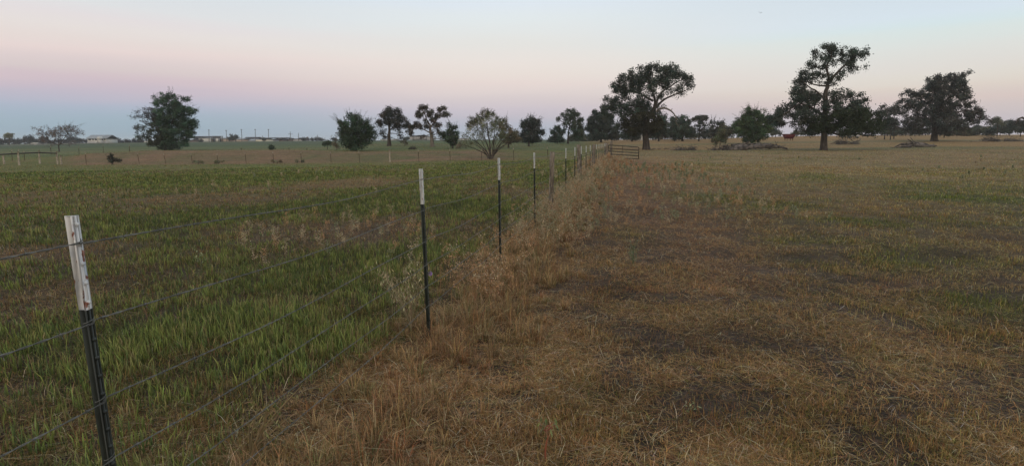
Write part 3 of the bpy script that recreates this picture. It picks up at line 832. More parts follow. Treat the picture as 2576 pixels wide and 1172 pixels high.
def tree(name, label, cat, crop, Y, limbs, blobs, leaf=.2, dens=1., slen=1., colr=GREEN, group=None, bark=None, clump=.5, depth=.55, twig=.028, base=None, extra=None, per=46, flat=.92, sprays=0):
    """limbs: ([(cx,cy)...], r0, r1) polylines as seen; blobs: (cx,cy,rx,ry[,density]) leafy masses as seen; both are given real depth"""
    ox, oy, s = CROPS[crop]; m = Y / F * 1.0        # metres per photo unit at that distance
    q = lambda cx, cy: (ox + cx * s, oy + cy * s)
    bx, by = q(*(base or limbs[0][0][0])); B = pt(bx, by, Y); gz = float(terrain(B[0], B[1])); REPORT.append((name, round(bx), round((gz - B[2]) / m, 1)))
    B[2] = gz; root = empty(name, B, label, cat, group)
    xs = [b[0] for b in blobs]; W_ = (max(xs) - min(xs)) * s * m / 2 + .5
    tb, cb = MB(), MB(); nodes = []
    for li, (pl, ra, rb) in enumerate(limbs):
        pts = [pt(*q(*p), Y) for p in pl]
        if li == 0: pts[0][2] = gz - .2
        pts = np.array(pts); dd = 0 if li == 0 else rng.normal(0, .15)
        # resample with a little wander and real depth
        seg = np.linalg.norm(np.diff(pts, axis=0), axis=1); t = np.concatenate([[0], np.cumsum(seg)]); n = max(4, int(t[-1] / .5))
        tt = np.linspace(0, t[-1], n); P = np.stack([np.interp(tt, t, pts[:, k]) for k in range(3)], 1)
        P[1:-1] = (P[:-2] + P[1:-1] * 2 + P[2:]) / 4
        f = tt / t[-1]; P[:, 1] += dd * f * min(t[-1], W_) * .8
        P += rng.normal(0, .05, P.shape) * f[:, None] * min(1, W_ / 3)
        r = ra + (rb - ra) * f ** .8
        if li == 0: r = r * (1 + .35 * np.exp(-tt / .5))
        tb.tube(P, r, 9 if ra > .15 else 6); nodes.append(np.hstack([P, r[:, None]])[(1 if li else n // 3):])
    nodes = np.vstack(nodes)
    cl = []
    for b in blobs:
        cx, cy, rx, ry = b[:4]; d = b[4] if len(b) > 4 else 1.
        c = pt(*q(cx, cy), Y); ax = rx * s * m * .97; az = ry * s * m * (1.22 if name == 'oak_tree' else 1.05)
        n = max(3, int(dens * d * 4.9 * ax * az / clump ** 1.6 + .5))
        v = rng.normal(0, 1, (n, 3)); v /= np.linalg.norm(v, axis=1)[:, None]; v *= rng.random((n, 1)) ** .42
        p = c + v * [ax, ax * 1.5, az]; edge = 1 - min(1, abs(c[0] - B[0]) / (W_ + .01)) ** 2
        p[:, 1] += rng.normal(0, 1) * depth * W_ * math.sqrt(max(edge, .05)) * .32
        cl.append(np.hstack([p, np.full((n, 1), d)]))
    cl = np.vstack(cl)
    tr = np.array([B[0], B[1], cl[:, 2].min()])
    order = np.argsort(np.linalg.norm(cl[:, :3] - tr, axis=1)); NP = nodes[:, :3].copy(); NR = nodes[:, 3].copy()
    NP = list(NP); NR = list(NR); arr = np.array(NP); rad = np.array(NR)
    for k in order:
        c = cl[k, :3]; dv = arr - c; d2 = (dv ** 2).sum(1) * (1 + .0 * rad) + np.maximum(0, dv[:, 2]) ** 2 * 1.2; j = int(np.argmin(d2)); a = arr[j]
        Ld = np.linalg.norm(c - a)
        if Ld < .12: continue
        f = np.linspace(0, 1, 4)[:, None]; pth = a + (c - a) * f + rng.normal(0, .10, (4, 3)) * np.sin(f * 3.14) * Ld; pth[:, 2] += (np.sin(f * 3.14) * .08 * Ld)[:, 0]
        r_a = min(rad[j] * .7, .02 + .035 * Ld) ; tb.tube(pth, np.linspace(max(r_a, twig), twig * .6, 4), 4, cap=False)
        arr = np.vstack([arr, pth[2:]]); rad = np.concatenate([rad, [max(r_a * .6, twig)] * 2])
    n = len(cl); nl = int(per * 1.9)
    ct = 1.7 * rng.lognormal(0, .28, (n, 1)) * np.ones((1, 3)); ct[:, 0] *= rng.lognormal(0, .12, n)
    nl = int(per * 1.9); leaf = leaf * .74
    p = np.repeat(cl[:, :3], nl, 0) + rng.normal(0, 1, (n * nl, 3)) * [clump * .46, clump * .46, clump * .46 * flat]
    keep = rng.random(n * nl) < np.clip(np.repeat(cl[:, 3], nl) * 1.3, .3, 1)
    cc = jit(np.repeat(np.array(colr)[None] * ct, nl, 0), .22, .07); p, cc = p[keep], cc[keep]
    if extra:   # patches of another leaf colour (cx,cy,rx,ry,colour)
        for cx, cy, rx, ry, c2 in extra:
            c = pt(*q(cx, cy), Y); w = ((p[:, 0] - c[0]) / (rx * s * m)) ** 2 + ((p[:, 2] - c[2]) / (ry * s * m)) ** 2 < 1
            cc[w] = jit(np.tile(A(*c2), (w.sum(), 1)), .25)
    leafquads(cb, p, leaf * rng.uniform(.35, .75, len(p)), cc, None, .6)
    # thin leafy shoots sticking out of the top and sides
    if sprays:
        top = cl[np.argsort(-(cl[:, 2] + .5 * np.abs(cl[:, 0] - B[0])))[:max(6, n // 4)]]
        for k in range(sprays):
            a = top[rng.integers(len(top)), :3]; o = a - (B + [0, 0, (cl[:, 2].max() - gz) * .3]); o[2] = abs(o[2]) + .3; o /= np.linalg.norm(o)
            Ls = rng.uniform(.6, 1.7) * slen; o = o + rng.normal(0, .22, 3); f = np.linspace(0, 1, 5)[:, None]
            pth = a + o * f * Ls; pth[:, 2] -= (f[:, 0] ** 2) * Ls * .15
            tb.tube(pth, np.linspace(.022, .012, 5), 3, cap=False)
            mm = 12; fr = rng.random((mm, 1)); lp = a + o * fr * Ls + rng.normal(0, .07, (mm, 3)); leafquads(cb, lp, leaf * rng.uniform(.25, .55, mm), jit(np.tile(A(*colr), (mm, 1)), .3), None, .5)
    tb.build('trunk', bark or M_bark, root, smooth=True, org=B); cb.build('crown', M_leaf, root, org=B)
    return root


# tall open oak on the right
tree('oak_tree', 'tall open oak right of the track, its gnarled top leaning right above a dense skirt', 'tree', 4, 80,
     [([(853, 993), (856, 900), (860, 800), (868, 700), (868, 580), (872, 480), (890, 420)], .50, .26),
      ([(890, 420), (900, 365), (870, 320), (848, 300), (865, 250), (885, 200), (890, 150)], .22, .07),
      ([(890, 420), (925, 370), (950, 340), (990, 300), (1030, 262), (1080, 230), (1120, 190)], .24, .07),
      ([(848, 300), (800, 280), (740, 262)], .10, .05), ([(885, 190), (850, 160), (815, 145)], .08, .04),
      ([(1030, 262), (1100, 270), (1160, 285)], .10, .04), ([(872, 440), (810, 435), (770, 430), (700, 400)], .15, .06),
      ([(868, 560), (780, 480), (700, 440), (640, 380)], .16, .06), ([(862, 700), (760, 640), (650, 590), (540, 640), (470, 700)], .22, .07),
      ([(862, 760), (900, 830), (980, 862), (1060, 862), (1100, 845), (1160, 850), (1230, 875), (1300, 850)], .20, .07),
      ([(862, 740), (960, 690), (1060, 640), (1130, 600)], .2, .07), ([(862, 780), (1000, 760), (1200, 740), (1340, 750)], .2, .07),
      ([(862, 760), (740, 760), (600, 740), (500, 790)], .18, .05), ([(1230, 875), (1260, 862), (1290, 880)], .06, .03), ([(990, 300), (1010, 330), (1000, 355)], .05, .02)],
     [(895, 115, 55, 32), (850, 100, 30, 20), (812, 145, 38, 28), (940, 145, 38, 40), (900, 160, 40, 30), (1110, 175, 65, 55), (1050, 195, 65, 55), (1160, 240, 40, 60), (1120, 290, 50, 25, .6), (1150, 140, 30, 20),
      (1030, 120, 45, 14, .35), (725, 268, 42, 30), (790, 235, 55, 40), (860, 230, 50, 30, .8), (940, 245, 45, 35, .8), (980, 320, 40, 20, .6),
      (650, 350, 50, 32), (740, 360, 70, 45), (830, 360, 60, 50), (930, 390, 55, 45), (960, 345, 40, 25, .6), (625, 400, 40, 30), (690, 440, 70, 50, .8), (610, 480, 40, 30),
      (650, 510, 70, 40, .8), (740, 510, 70, 40, .7), (600, 550, 70, 40), (690, 560, 90, 50), (820, 530, 80, 50), (960, 500, 60, 30), (1010, 530, 80, 45), (1090, 570, 70, 50), (1130, 620, 50, 50),
      (490, 640, 50, 36), (560, 640, 80, 50), (460, 720, 50, 45), (415, 710, 40, 30), (500, 780, 50, 30, .7), (440, 790, 35, 40, .8), (590, 720, 80, 60, .8), (490, 740, 70, 40),
      (700, 670, 120, 80, 1.3), (840, 690, 130, 110, 1.3), (1000, 680, 140, 110, 1.4), (1110, 690, 80, 80, 1.2), (740, 790, 90, 60, 1.3), (880, 790, 120, 60, 1.4), (1040, 790, 120, 60, 1.4), (960, 840, 150, 28),
      (1200, 700, 80, 50, 1.2), (1290, 720, 80, 55, 1.2), (1370, 760, 50, 55), (1230, 790, 100, 50, 1.3), (1330, 810, 70, 40), (1150, 780, 80, 60, 1.3), (700, 840, 60, 25)],
     leaf=.25, dens=.74, colr=DARKG, clump=.52, depth=.35, extra=[(1000, 760, 330, 110, GREEN)])

tree('oak_tree', 'big spreading oak behind the gate with one bare drooping limb', 'tree', 3, 90,
     [([(1315, 895), (1313, 820), (1308, 760), (1300, 700), (1330, 600), (1395, 520), (1400, 470)], .62, .3),
      ([(1310, 760), (1285, 720), (1240, 690)], .25, .1), ([(1400, 480), (1392, 400), (1360, 320), (1330, 240), (1340, 170)], .24, .07), ([(1400, 480), (1430, 400), (1470, 340), (1540, 305), (1600, 260), (1680, 230)], .2, .06),
      ([(1405, 500), (1450, 450), (1500, 410), (1580, 382), (1650, 355), (1700, 330)], .22, .06), ([(1600, 375), (1660, 345), (1720, 330), (1745, 290)], .08, .03),
      ([(1350, 580), (1300, 500), (1200, 480), (1080, 500), (960, 450)], .2, .06), ([(1380, 440), (1280, 380), (1180, 340), (1060, 310)], .18, .05),
      ([(1350, 300), (1420, 220), (1500, 150)], .12, .05), ([(1320, 620), (1200, 620), (1080, 600)], .16, .05), ([(1310, 700), (1420, 640), (1480, 620)], .16, .05)],
     [(1290, 145, 75, 32), (1400, 125, 80, 30), (1530, 130, 90, 34), (1210, 185, 60, 40), (1330, 200, 110, 50), (1480, 200, 110, 50), (1590, 190, 55, 50), (1650, 220, 50, 35), (1700, 225, 50, 30), (1740, 275, 28, 50, .9), (1690, 280, 50, 20, .5), (1300, 265, 120, 45, .9), (1430, 280, 110, 45, .9), (1540, 260, 80, 40, .8),
      (1650, 335, 60, 25, .6), (1580, 350, 60, 24, .5), (1640, 370, 50, 20, .5), (1600, 300, 60, 25, .4),
      (1100, 250, 60, 34), (1030, 290, 45, 28), (1060, 345, 60, 40), (1150, 330, 80, 55), (1190, 260, 80, 55), (1230, 330, 60, 60, .8), (1000, 300, 25, 20),
      (1320, 350, 90, 50, .55), (1400, 370, 60, 60, .5), (1230, 420, 80, 50, .6), (1500, 330, 60, 50, .4), (1120, 400, 60, 30, .6), (1470, 380, 40, 20, .4),
      (970, 440, 50, 36), (1040, 430, 50, 35), (1060, 480, 70, 50), (990, 520, 80, 45), (1120, 510, 90, 45), (930, 500, 32, 45), (1080, 580, 60, 40, .8), (960, 570, 50, 30, .8),
      (1250, 480, 80, 50, 1.1), (1330, 500, 70, 70, 1.1), (1200, 590, 120, 60, 1.2), (1300, 620, 100, 70, 1.2), (1400, 600, 80, 60, 1.2), (1150, 690, 90, 60, 1.2), (1250, 690, 100, 45, 1.2), (1440, 680, 80, 60, 1.2), (1370, 690, 80, 50, 1.2), (1090, 650, 50, 50), (1130, 750, 60, 30), (1480, 620, 40, 40, .8), (1200, 740, 50, 25), (1410, 740, 60, 25), (1440, 480, 40, 30, .5)],
     leaf=.27, dens=.82, colr=DARKG, clump=.55, depth=.35, flat=1.1, extra=[(1260, 660, 190, 110, (.046, .048, .031))])
big = bpy.data.objects['oak_tree.001']
mb = MB(); org = np.array(big.location)
bp_ = [pt(1274 + .2676 * a, 137 + .2676 * b, 89 - k * .25) for k, (a, b) in enumerate([(1410, 540), (1435, 513), (1480, 503), (1515, 515), (1545, 530), (1575, 560), (1595, 595), (1612, 620)])]
mb.tube(bp_, np.linspace(.20, .07, 8), 7)
mb.tube([pt(1274 + .2676 * a, 137 + .2676 * b, 87.4) for a, b in [(1595, 595), (1590, 625), (1600, 655), (1618, 670), (1628, 695)]], [.06, .06, .05, .045, .03], 5)
mb.tube([bp_[4], bp_[4] + [.25, 0, .35]], [.07, .03], 5)
mb.build('bare_limb', M_palebark, big, org=org)

tree('oak_tree', 'round dark oak near the right edge of the pasture', 'tree', 4, 113,
     [([(1805, 912), (1806, 850), (1808, 760), (1812, 660), (1818, 560), (1850, 440)], .66, .15), ([(1800, 800), (1720, 815), (1650, 822), (1590, 858)], .16, .06),
      ([(1805, 760), (1700, 690), (1600, 640)], .25, .07), ([(1810, 740), (1930, 680), (2060, 650), (2190, 680)], .25, .07), ([(1815, 620), (1920, 540), (2000, 470)], .2, .06), ([(1812, 640), (1720, 560), (1620, 520)], .2, .06),
      ([(1805, 790), (1950, 770), (2080, 770)], .18, .05), ([(1818, 540), (1790, 460), (1800, 400)], .15, .05)],
     [(1850, 370, 70, 30), (1940, 370, 60, 30), (1790, 400, 60, 45), (1975, 410, 50, 45), (1890, 430, 110, 60), (1740, 440, 60, 45), (1610, 500, 60, 34), (1700, 500, 90, 50), (1820, 520, 110, 70, 1.1), (1950, 500, 90, 60), (2040, 510, 60, 45), (1585, 560, 60, 44),
      (1560, 610, 60, 40), (1670, 600, 90, 50, .8), (1820, 620, 110, 70, 1.1), (1950, 590, 90, 60, .8), (2050, 590, 60, 50), (1540, 680, 55, 40, .6), (1640, 690, 80, 40, .5), (1620, 750, 90, 50), (1550, 780, 60, 40), (1660, 800, 90, 45), (1770, 760, 110, 70, 1.2),
      (1900, 730, 110, 70, 1.2), (2020, 690, 90, 50, .8), (2110, 680, 50, 40, .8), (2170, 655, 45, 30), (2200, 700, 50, 40), (2245, 745, 20, 30), (2060, 770, 90, 35), (1950, 800, 90, 35), (2120, 730, 70, 40, .9), (2000, 630, 80, 50, .8), (1750, 690, 90, 60), (2090, 800, 40, 20, .6)],
     leaf=.33, dens=.66, colr=(.030, .035, .033), clump=.66, depth=.4)

tree('leafy_tree', 'large ragged tree behind the brown earth bank, thin and twiggy on its left side', 'tree', 1, 104,
     [([(1655, 645), (1660, 560), (1670, 450), (1690, 330), (1690, 180)], .26, .05), ([(1640, 620), (1570, 500), (1490, 400), (1420, 330)], .14, .03), ([(1650, 600), (1560, 440), (1500, 300), (1460, 220)], .12, .03),
      ([(1650, 620), (1520, 520), (1420, 470), (1340, 430), (1305, 410)], .1, .025), ([(1670, 560), (1780, 420), (1860, 300), (1930, 240)], .15, .03), ([(1670, 500), (1750, 300), (1800, 160), (1870, 110)], .12, .02), ([(1880, 130), (1920, 100), (1940, 108)], .03, .015),
      ([(1860, 290), (1900, 220), (1970, 185)], .03, .015), ([(1930, 250), (1985, 225), (2015, 210)], .03, .015), ([(1665, 580), (1780, 540), (1900, 520)], .12, .03), ([(1600, 520), (1440, 330), (1380, 310), (1330, 325)], .05, .02), ([(1600, 400), (1560, 200), (1545, 110)], .06, .02)],
     [(1690, 110, 70, 40, .7), (1650, 170, 80, 50, .8), (1790, 130, 80, 40, .6), (1860, 130, 50, 30, .4), (1770, 190, 90, 60), (1570, 120, 30, 25, .4), (1700, 260, 120, 70, 1.1), (1840, 260, 80, 60), (1930, 265, 50, 40, .8), (1690, 370, 140, 90, 1.2), (1870, 370, 80, 70), (1930, 380, 35, 45), (1640, 470, 110, 80, 1.2), (1790, 470, 120, 70, 1.2), (1890, 470, 45, 50),
      (1600, 560, 90, 45, 1.1), (1720, 570, 90, 50, 1.2), (1840, 560, 50, 35), (1860, 590, 45, 20), (1660, 620, 100, 25), (1430, 240, 70, 40, .22), (1500, 290, 90, 70, .5), (1420, 350, 60, 50, .22), (1480, 420, 90, 60, .45), (1350, 430, 35, 20, .2), (1440, 500, 60, 50, .6), (1560, 230, 60, 60, .5), (1370, 320, 40, 20, .12), (1560, 350, 60, 70, .8)],
     leaf=.24, dens=1.15, colr=(.030, .055, .036), clump=.5, depth=.35, sprays=60, extra=[(1450, 330, 140, 160, (.05, .045, .045)), (1560, 500, 140, 120, (.05, .06, .04))])

tree('thorn_tree', 'low flat topped thorny tree with sparse brown leaves, left of the white house', 'tree', 1, 112,
     [([(592, 655), (590, 625), (588, 600)], .13, .10), ([(588, 600), (540, 575), (500, 560), (490, 500), (440, 450)], .09, .03), ([(588, 600), (640, 570), (720, 580)], .07, .03), ([(540, 575), (560, 500), (540, 430)], .06, .02), ([(590, 600), (640, 520), (690, 430), (710, 400)], .08, .02), ([(590, 600), (600, 500), (610, 430)], .06, .02), ([(500, 560), (420, 500), (370, 440)], .05, .02), ([(640, 560), (740, 480), (790, 450)], .05, .02), ([(505, 640), (504, 600), (500, 560)], .07, .05)],
     [(430, 450, 70, 35, .45), (520, 430, 60, 30, .5), (600, 440, 70, 35, .5), (680, 425, 50, 40, .55), (740, 440, 50, 35, .35), (470, 490, 80, 35, .6), (580, 490, 90, 35, .6), (690, 480, 80, 35, .45), (380, 490, 50, 25, .35), (770, 480, 35, 25, .2), (440, 540, 50, 25, .5), (680, 600, 50, 15, .3), (540, 600, 50, 20, .3)],
     leaf=.19, dens=1.6, colr=(.075, .058, .05), clump=.42, depth=.5, per=22, sprays=30)

tree('evergreen_tree', 'dense dark green bushy tree with feathery top, left of the two open oaks', 'tree', 2, 80,
     [([(985, 575), (990, 500), (1000, 400), (985, 260)], .2, .05), ([(985, 560), (920, 460), (870, 340)], .12, .03), ([(990, 560), (1060, 430), (1100, 320)], .12, .03), ([(1045, 560), (1050, 520), (1080, 480)], .06, .03), ([(930, 560), (900, 530), (860, 470)], .05, .03)],
     [(950, 250, 60, 40, .7), (1030, 260, 70, 45, .7), (870, 300, 60, 40, .8), (1000, 330, 120, 70, 1.1), (870, 370, 65, 60, 1.1), (1090, 340, 60, 60), (1140, 390, 45, 60), (980, 430, 120, 70, 1.3), (1070, 440, 90, 60, 1.2), (870, 430, 50, 50), (960, 510, 80, 50, 1.3), (920, 480, 70, 50, 1.2), (1080, 500, 50, 30, .8), (1170, 430, 35, 30, .8), (1000, 545, 60, 20)],
     leaf=.22, dens=1.2, colr=(.026, .045, .028), clump=.5, depth=.5, sprays=90)

tree('oak_tree', 'compact dark oak with layered crown, left of the two open oaks', 'tree', 2, 100,
     [([(1322, 522), (1321, 470), (1322, 410), (1325, 350), (1315, 290), (1320, 220)], .40, .10), ([(1325, 370), (1380, 330), (1440, 310)], .14, .05), ([(1322, 400), (1370, 405), (1410, 400), (1450, 430)], .10, .04), ([(1322, 420), (1270, 400), (1240, 360)], .08, .03), ([(1320, 320), (1260, 290), (1220, 250)], .1, .04), ([(1330, 330), (1370, 260), (1400, 200)], .1, .04), ([(1322, 440), (1360, 440), (1400, 470)], .06, .03), ([(1320, 450), (1280, 440), (1270, 480)], .05, .02)],
     [(1330, 165, 55, 18), (1300, 195, 55, 25), (1395, 180, 38, 20), (1250, 225, 45, 20), (1330, 230, 70, 30), (1420, 230, 45, 34), (1270, 270, 60, 22, .9), (1380, 280, 80, 30), (1470, 270, 30, 24), (1230, 290, 24, 16), (1310, 300, 60, 22, .8), (1440, 320, 60, 24), (1500, 320, 30, 20, .8), (1370, 330, 50, 18, .6), (1240, 320, 30, 12, .6), (1260, 390, 45, 30, .5), (1290, 430, 40, 30, .45), (1430, 400, 50, 24, .45), (1410, 360, 50, 18, .6), (1240, 420, 34, 24, .4), (1440, 440, 30, 14, .4)],
     leaf=.28, dens=1.05, colr=(.030, .034, .032), clump=.55, depth=.4)

tree('oak_tree', 'open gnarled oak with separate leaf clumps, right of the compact one', 'tree', 2, 97,
     [([(1755, 525), (1752, 470), (1742, 410), (1732, 360), (1735, 320)], .36, .2), ([(1735, 330), (1700, 270), (1680, 210), (1650, 160)], .16, .05), ([(1735, 340), (1775, 290), (1810, 240), (1860, 190)], .16, .05), ([(1738, 400), (1680, 365), (1620, 345), (1560, 360), (1530, 400)], .14, .05), ([(1752, 460), (1800, 445), (1850, 465), (1880, 490), (1930, 470)], .10, .04), ([(1700, 270), (1650, 230), (1600, 215)], .07, .03), ([(1810, 240), (1860, 240), (1910, 225)], .06, .03), ([(1740, 380), (1790, 350), (1820, 315)], .07, .03), ([(1750, 430), (1800, 400), (1840, 380)], .06, .03), ([(1740, 410), (1690, 420), (1650, 450)], .07, .03)],
     [(1640, 150, 42, 24), (1685, 135, 24, 14), (1600, 205, 36, 16), (1640, 220, 45, 22), (1690, 195, 30, 16, .7), (1740, 190, 34, 22), (1720, 225, 28, 16, .7), (1830, 165, 28, 16), (1870, 160, 28, 18), (1905, 215, 36, 20), (1860, 215, 30, 14, .7), (1800, 235, 45, 22, .9), (1770, 280, 42, 24, .9), (1820, 312, 26, 13), (1790, 330, 34, 16), (1600, 310, 40, 20), (1560, 335, 45, 26), (1630, 340, 26, 14), (1530, 375, 30, 24, .8), (1540, 410, 24, 14, .7), (1670, 320, 24, 14, .7), (1690, 285, 22, 14, .7), (1800, 370, 34, 18, .6), (1830, 410, 34, 20, .6), (1650, 440, 30, 18, .4), (1700, 340, 24, 12, .6), (1760, 395, 26, 12, .4), (1870, 440, 40, 16, .4)],
     leaf=.26, dens=1.15, colr=(.042, .040, .034), clump=.45, depth=.5, bark=M_palebark)

tree('shrubby_tree', 'narrow dark green bushy tree between the open oak and bare shrub', 'tree', 2, 88,
     [([(1960, 550), (1955, 480), (1950, 400), (1960, 330)], .12, .03), ([(1958, 500), (1990, 430), (1995, 350)], .07, .02), ([(1950, 500), (1900, 440)], .07, .02)],
     [(1950, 350, 30, 30, .6), (1925, 330, 12, 24, .4), (1990, 350, 22, 30, .6), (1940, 390, 45, 35), (1990, 400, 30, 35), (1890, 420, 45, 35), (1950, 450, 65, 40, 1.2), (1900, 470, 40, 30), (1960, 500, 45, 30, 1.1), (1860, 400, 25, 20, .6)],
     leaf=.22, dens=1.2, colr=(.028, .045, .028), clump=.42, sprays=20)

# the bare fan shaped shrub: many stems from one foot
st = []
for k, a in enumerate(np.linspace(-1.12, 1.12, 19)):
    a += rng.normal(0, .05); ln = (330 + 90 * math.cos(a)) * rng.uniform(.85, 1.05)
    cx, cy = 2345, 655; p = [(cx + rng.normal(0, 12), cy)]
    for f in (.18, .4, .65, .85, 1): p.append((cx + math.sin(a * (.55 + .45 * f)) * ln * f * 1.0 - 38 * f, cy - math.cos(a * (.6 + .4 * f)) * ln * f * 1.02))
    p = [p[0]] + [(a_ + rng.normal(0, 9), b_ + rng.normal(0, 6)) for a_, b_ in p[1:]]
    st.append((p, .05 if k % 3 else .10, .010))
tree('bare_shrub', 'rounded grey green shrub of fine twigs, fanning from the ground by the cross fence', 'shrub', 2, 60,
     st, [(2290, 230, 90, 45, 0.85), (2200, 290, 80, 50, 0.85), (2380, 290, 80, 50, 0.85), (2290, 330, 130, 60, 0.77), (2130, 330, 50, 50, 0.59), (2440, 330, 50, 60, 0.68), (2180, 420, 90, 50, 0.68), (2400, 410, 90, 60, 0.68), (2290, 430, 110, 60, 0.51), (2080, 420, 50, 40, 0.42), (2470, 430, 40, 60, 0.68), (2130, 510, 80, 40, 0.59), (2440, 520, 60, 40, 0.42), (2330, 210, 50, 20, 0.68)],
     leaf=.13, dens=1.9, colr=(.085, .095, .060), clump=.36, depth=.35, per=26, twig=.011, bark=M_bark, sprays=260, slen=.36, base=(2345, 655))

tree('shrubby_tree', 'olive brown bushy tree directly right of the bare shrub', 'tree', 3, 90,
     [([(20, 900), (20, 820), (30, 700)], .15, .04), ([(20, 850), (70, 780), (80, 700)], .08, .03), ([(20, 850), (-30, 760), (-40, 680)], .08, .03)],
     [(20, 690, 50, 35, .8), (-40, 670, 40, 35, .7), (-20, 620, 30, 30, .4), (70, 720, 45, 30, .8), (20, 760, 70, 45), (80, 780, 40, 40), (-40, 750, 40, 50), (0, 830, 50, 30)],
     leaf=.22, dens=1.1, colr=(.065, .060, .038), clump=.5, sprays=20)
tree('round_tree', 'round dark leafy tree standing alone left of the pale post group', 'tree', 3, 100,
     [([(210, 860), (215, 780), (230, 650)], .2, .05), ([(212, 820), (270, 740), (300, 680)], .1, .04), ([(212, 820), (170, 740), (160, 680)], .1, .04)],
     [(235, 610, 45, 25), (190, 650, 50, 35), (280, 650, 50, 40), (230, 690, 80, 45, 1.2), (160, 690, 35, 40), (300, 720, 40, 34), (230, 760, 80, 45, 1.2), (210, 810, 60, 30), (330, 740, 22, 12, .8), (160, 760, 40, 40), (280, 790, 35, 24, .8)],
     leaf=.27, dens=1.15, colr=(.028, .036, .034), clump=.55, sprays=24)
tree('oak_tree', 'mid sized oak with umbrella top over the back hedge line', 'tree', 3, 127,
     [([(578, 830), (580, 760), (590, 690), (605, 620)], .25, .08), ([(590, 700), (540, 640), (500, 620)], .1, .04), ([(595, 680), (650, 640), (680, 620)], .1, .04)],
     [(600, 535, 45, 20), (560, 570, 45, 20), (650, 580, 50, 28), (500, 610, 32, 14), (600, 610, 60, 28), (680, 620, 40, 30), (560, 650, 40, 18, .7), (650, 670, 60, 36), (700, 700, 36, 40), (640, 740, 60, 40), (690, 760, 40, 30), (560, 700, 30, 20, .5)],
     leaf=.3, dens=1.1, colr=(.036, .050, .036), clump=.6)
tree('shrubby_tree', 'small dark bush hugging the left foot of the umbrella topped oak', 'tree', 3, 124,
     [([(480, 835), (480, 780), (485, 710)], .1, .04)], [(480, 700, 40, 25), (440, 740, 36, 28), (520, 740, 36, 30), (470, 780, 60, 40, 1.2), (530, 800, 26, 24)],
     leaf=.28, dens=1.2, colr=(.026, .040, .032), clump=.5, sprays=10)
tree('broad_tree', 'broad dark tree touching the left side of the spreading oak', 'tree', 3, 140,
     [([(890, 815), (890, 740), (880, 640)], .3, .08), ([(890, 760), (960, 680), (980, 620)], .14, .05), ([(890, 760), (820, 680), (800, 620)], .14, .05)],
     [(830, 555, 32, 26), (870, 580, 60, 40), (800, 620, 50, 36), (880, 640, 80, 55, 1.2), (960, 610, 60, 50), (780, 690, 36, 50), (850, 710, 80, 50, 1.2), (950, 700, 90, 55, 1.2), (1020, 710, 40, 50), (870, 770, 90, 30, 1.1), (980, 770, 80, 30, 1.1)],
     leaf=.32, dens=1.2, colr=(.026, .036, .030), clump=.6)
for (x, y, rx, ry, Yd, lab, cc) in [(1430, 690, 95, 95, 146, 'dark leafy tree right behind the trunk of the spreading oak', (.040, .042, .030)), (1180, 755, 80, 55, 146, 'low dark tree behind the left skirt of the spreading oak', (.030, .035, .030))]:
    tree('background_tree', lab, 'tree', 3, Yd, [([(x, 812), (x, y), (x + 5, y - ry * .5)], .22, .06), ([(x, y + 20), (x + rx * .5, y - ry * .3)], .1, .04), ([(x, y + 20), (x - rx * .5, y - ry * .3)], .1, .04)],
         [(x, y - ry * .65, rx * .6, ry * .4), (x - rx * .4, y - ry * .2, rx * .6, ry * .5), (x + rx * .4, y - ry * .2, rx * .6, ry * .5), (x, y + ry * .3, rx * .9, ry * .5, 1.2), (x - rx * .6, y + ry * .4, rx * .4, ry * .4), (x + rx * .6, y + ry * .45, rx * .4, ry * .4)], leaf=.33, dens=1.2, colr=cc, clump=.6, group='trees behind the spreading oak')
tree('broad_tree', 'wide domed green tree above the grey board fence', 'tree', 3, 142,
     [([(1655, 812), (1655, 740), (1650, 640)], .3, .1), ([(1655, 760), (1580, 690)], .15, .05), ([(1655, 760), (1730, 700)], .15, .05)],
     [(1645, 600, 42, 20), (1570, 620, 36, 24), (1640, 640, 80, 36), (1560, 670, 50, 40), (1700, 660, 36, 40), (1640, 700, 110, 45, 1.2), (1740, 710, 40, 36), (1570, 740, 60, 36), (1680, 755, 90, 30, 1.1), (1600, 770, 60, 25)],
     leaf=.38, dens=1.2, colr=(.034, .050, .038), clump=.7)
tree('umbrella_tree', 'thin tree with flat row of round leaf tufts, right of the domed tree', 'tree', 3, 138,
     [([(1808, 812), (1812, 740), (1815, 680), (1820, 620)], .18, .07), ([(1815, 670), (1790, 630), (1770, 612)], .07, .03), ([(1815, 660), (1850, 620), (1870, 600)], .07, .03), ([(1815, 700), (1850, 670), (1890, 650)], .06, .03)],
     [(1762, 613, 16, 14, 1.3), (1788, 600, 16, 12, 1.3), (1812, 592, 18, 12, 1.3), (1840, 592, 18, 12, 1.3), (1868, 598, 22, 14, 1.3), (1830, 612, 30, 12), (1800, 630, 30, 16, .5), (1860, 640, 34, 20, .4), (1830, 680, 50, 34, .35), (1780, 690, 30, 40, .35), (1850, 730, 50, 40, .5)],
     leaf=.34, dens=1.4, colr=(.034, .040, .034), clump=.5, depth=.3)
tree('sparse_tree', 'small half bare tree between the umbrella tree and big green bush', 'tree', 3, 132,
     [([(1935, 815), (1930, 740), (1950, 660)], .15, .04), ([(1930, 760), (1900, 690), (1910, 630)], .08, .03), ([(1932, 740), (1985, 680), (2000, 630)], .08, .03)],
     [(1940, 640, 60, 30, .35), (1960, 690, 50, 34, .4), (1900, 700, 40, 40, .45), (1920, 750, 50, 34, .8), (2010, 655, 34, 26, .8), (2020, 700, 40, 34), (1990, 740, 50, 34)],
     leaf=.34, dens=1.2, colr=(.034, .042, .038), clump=.55, sprays=20)
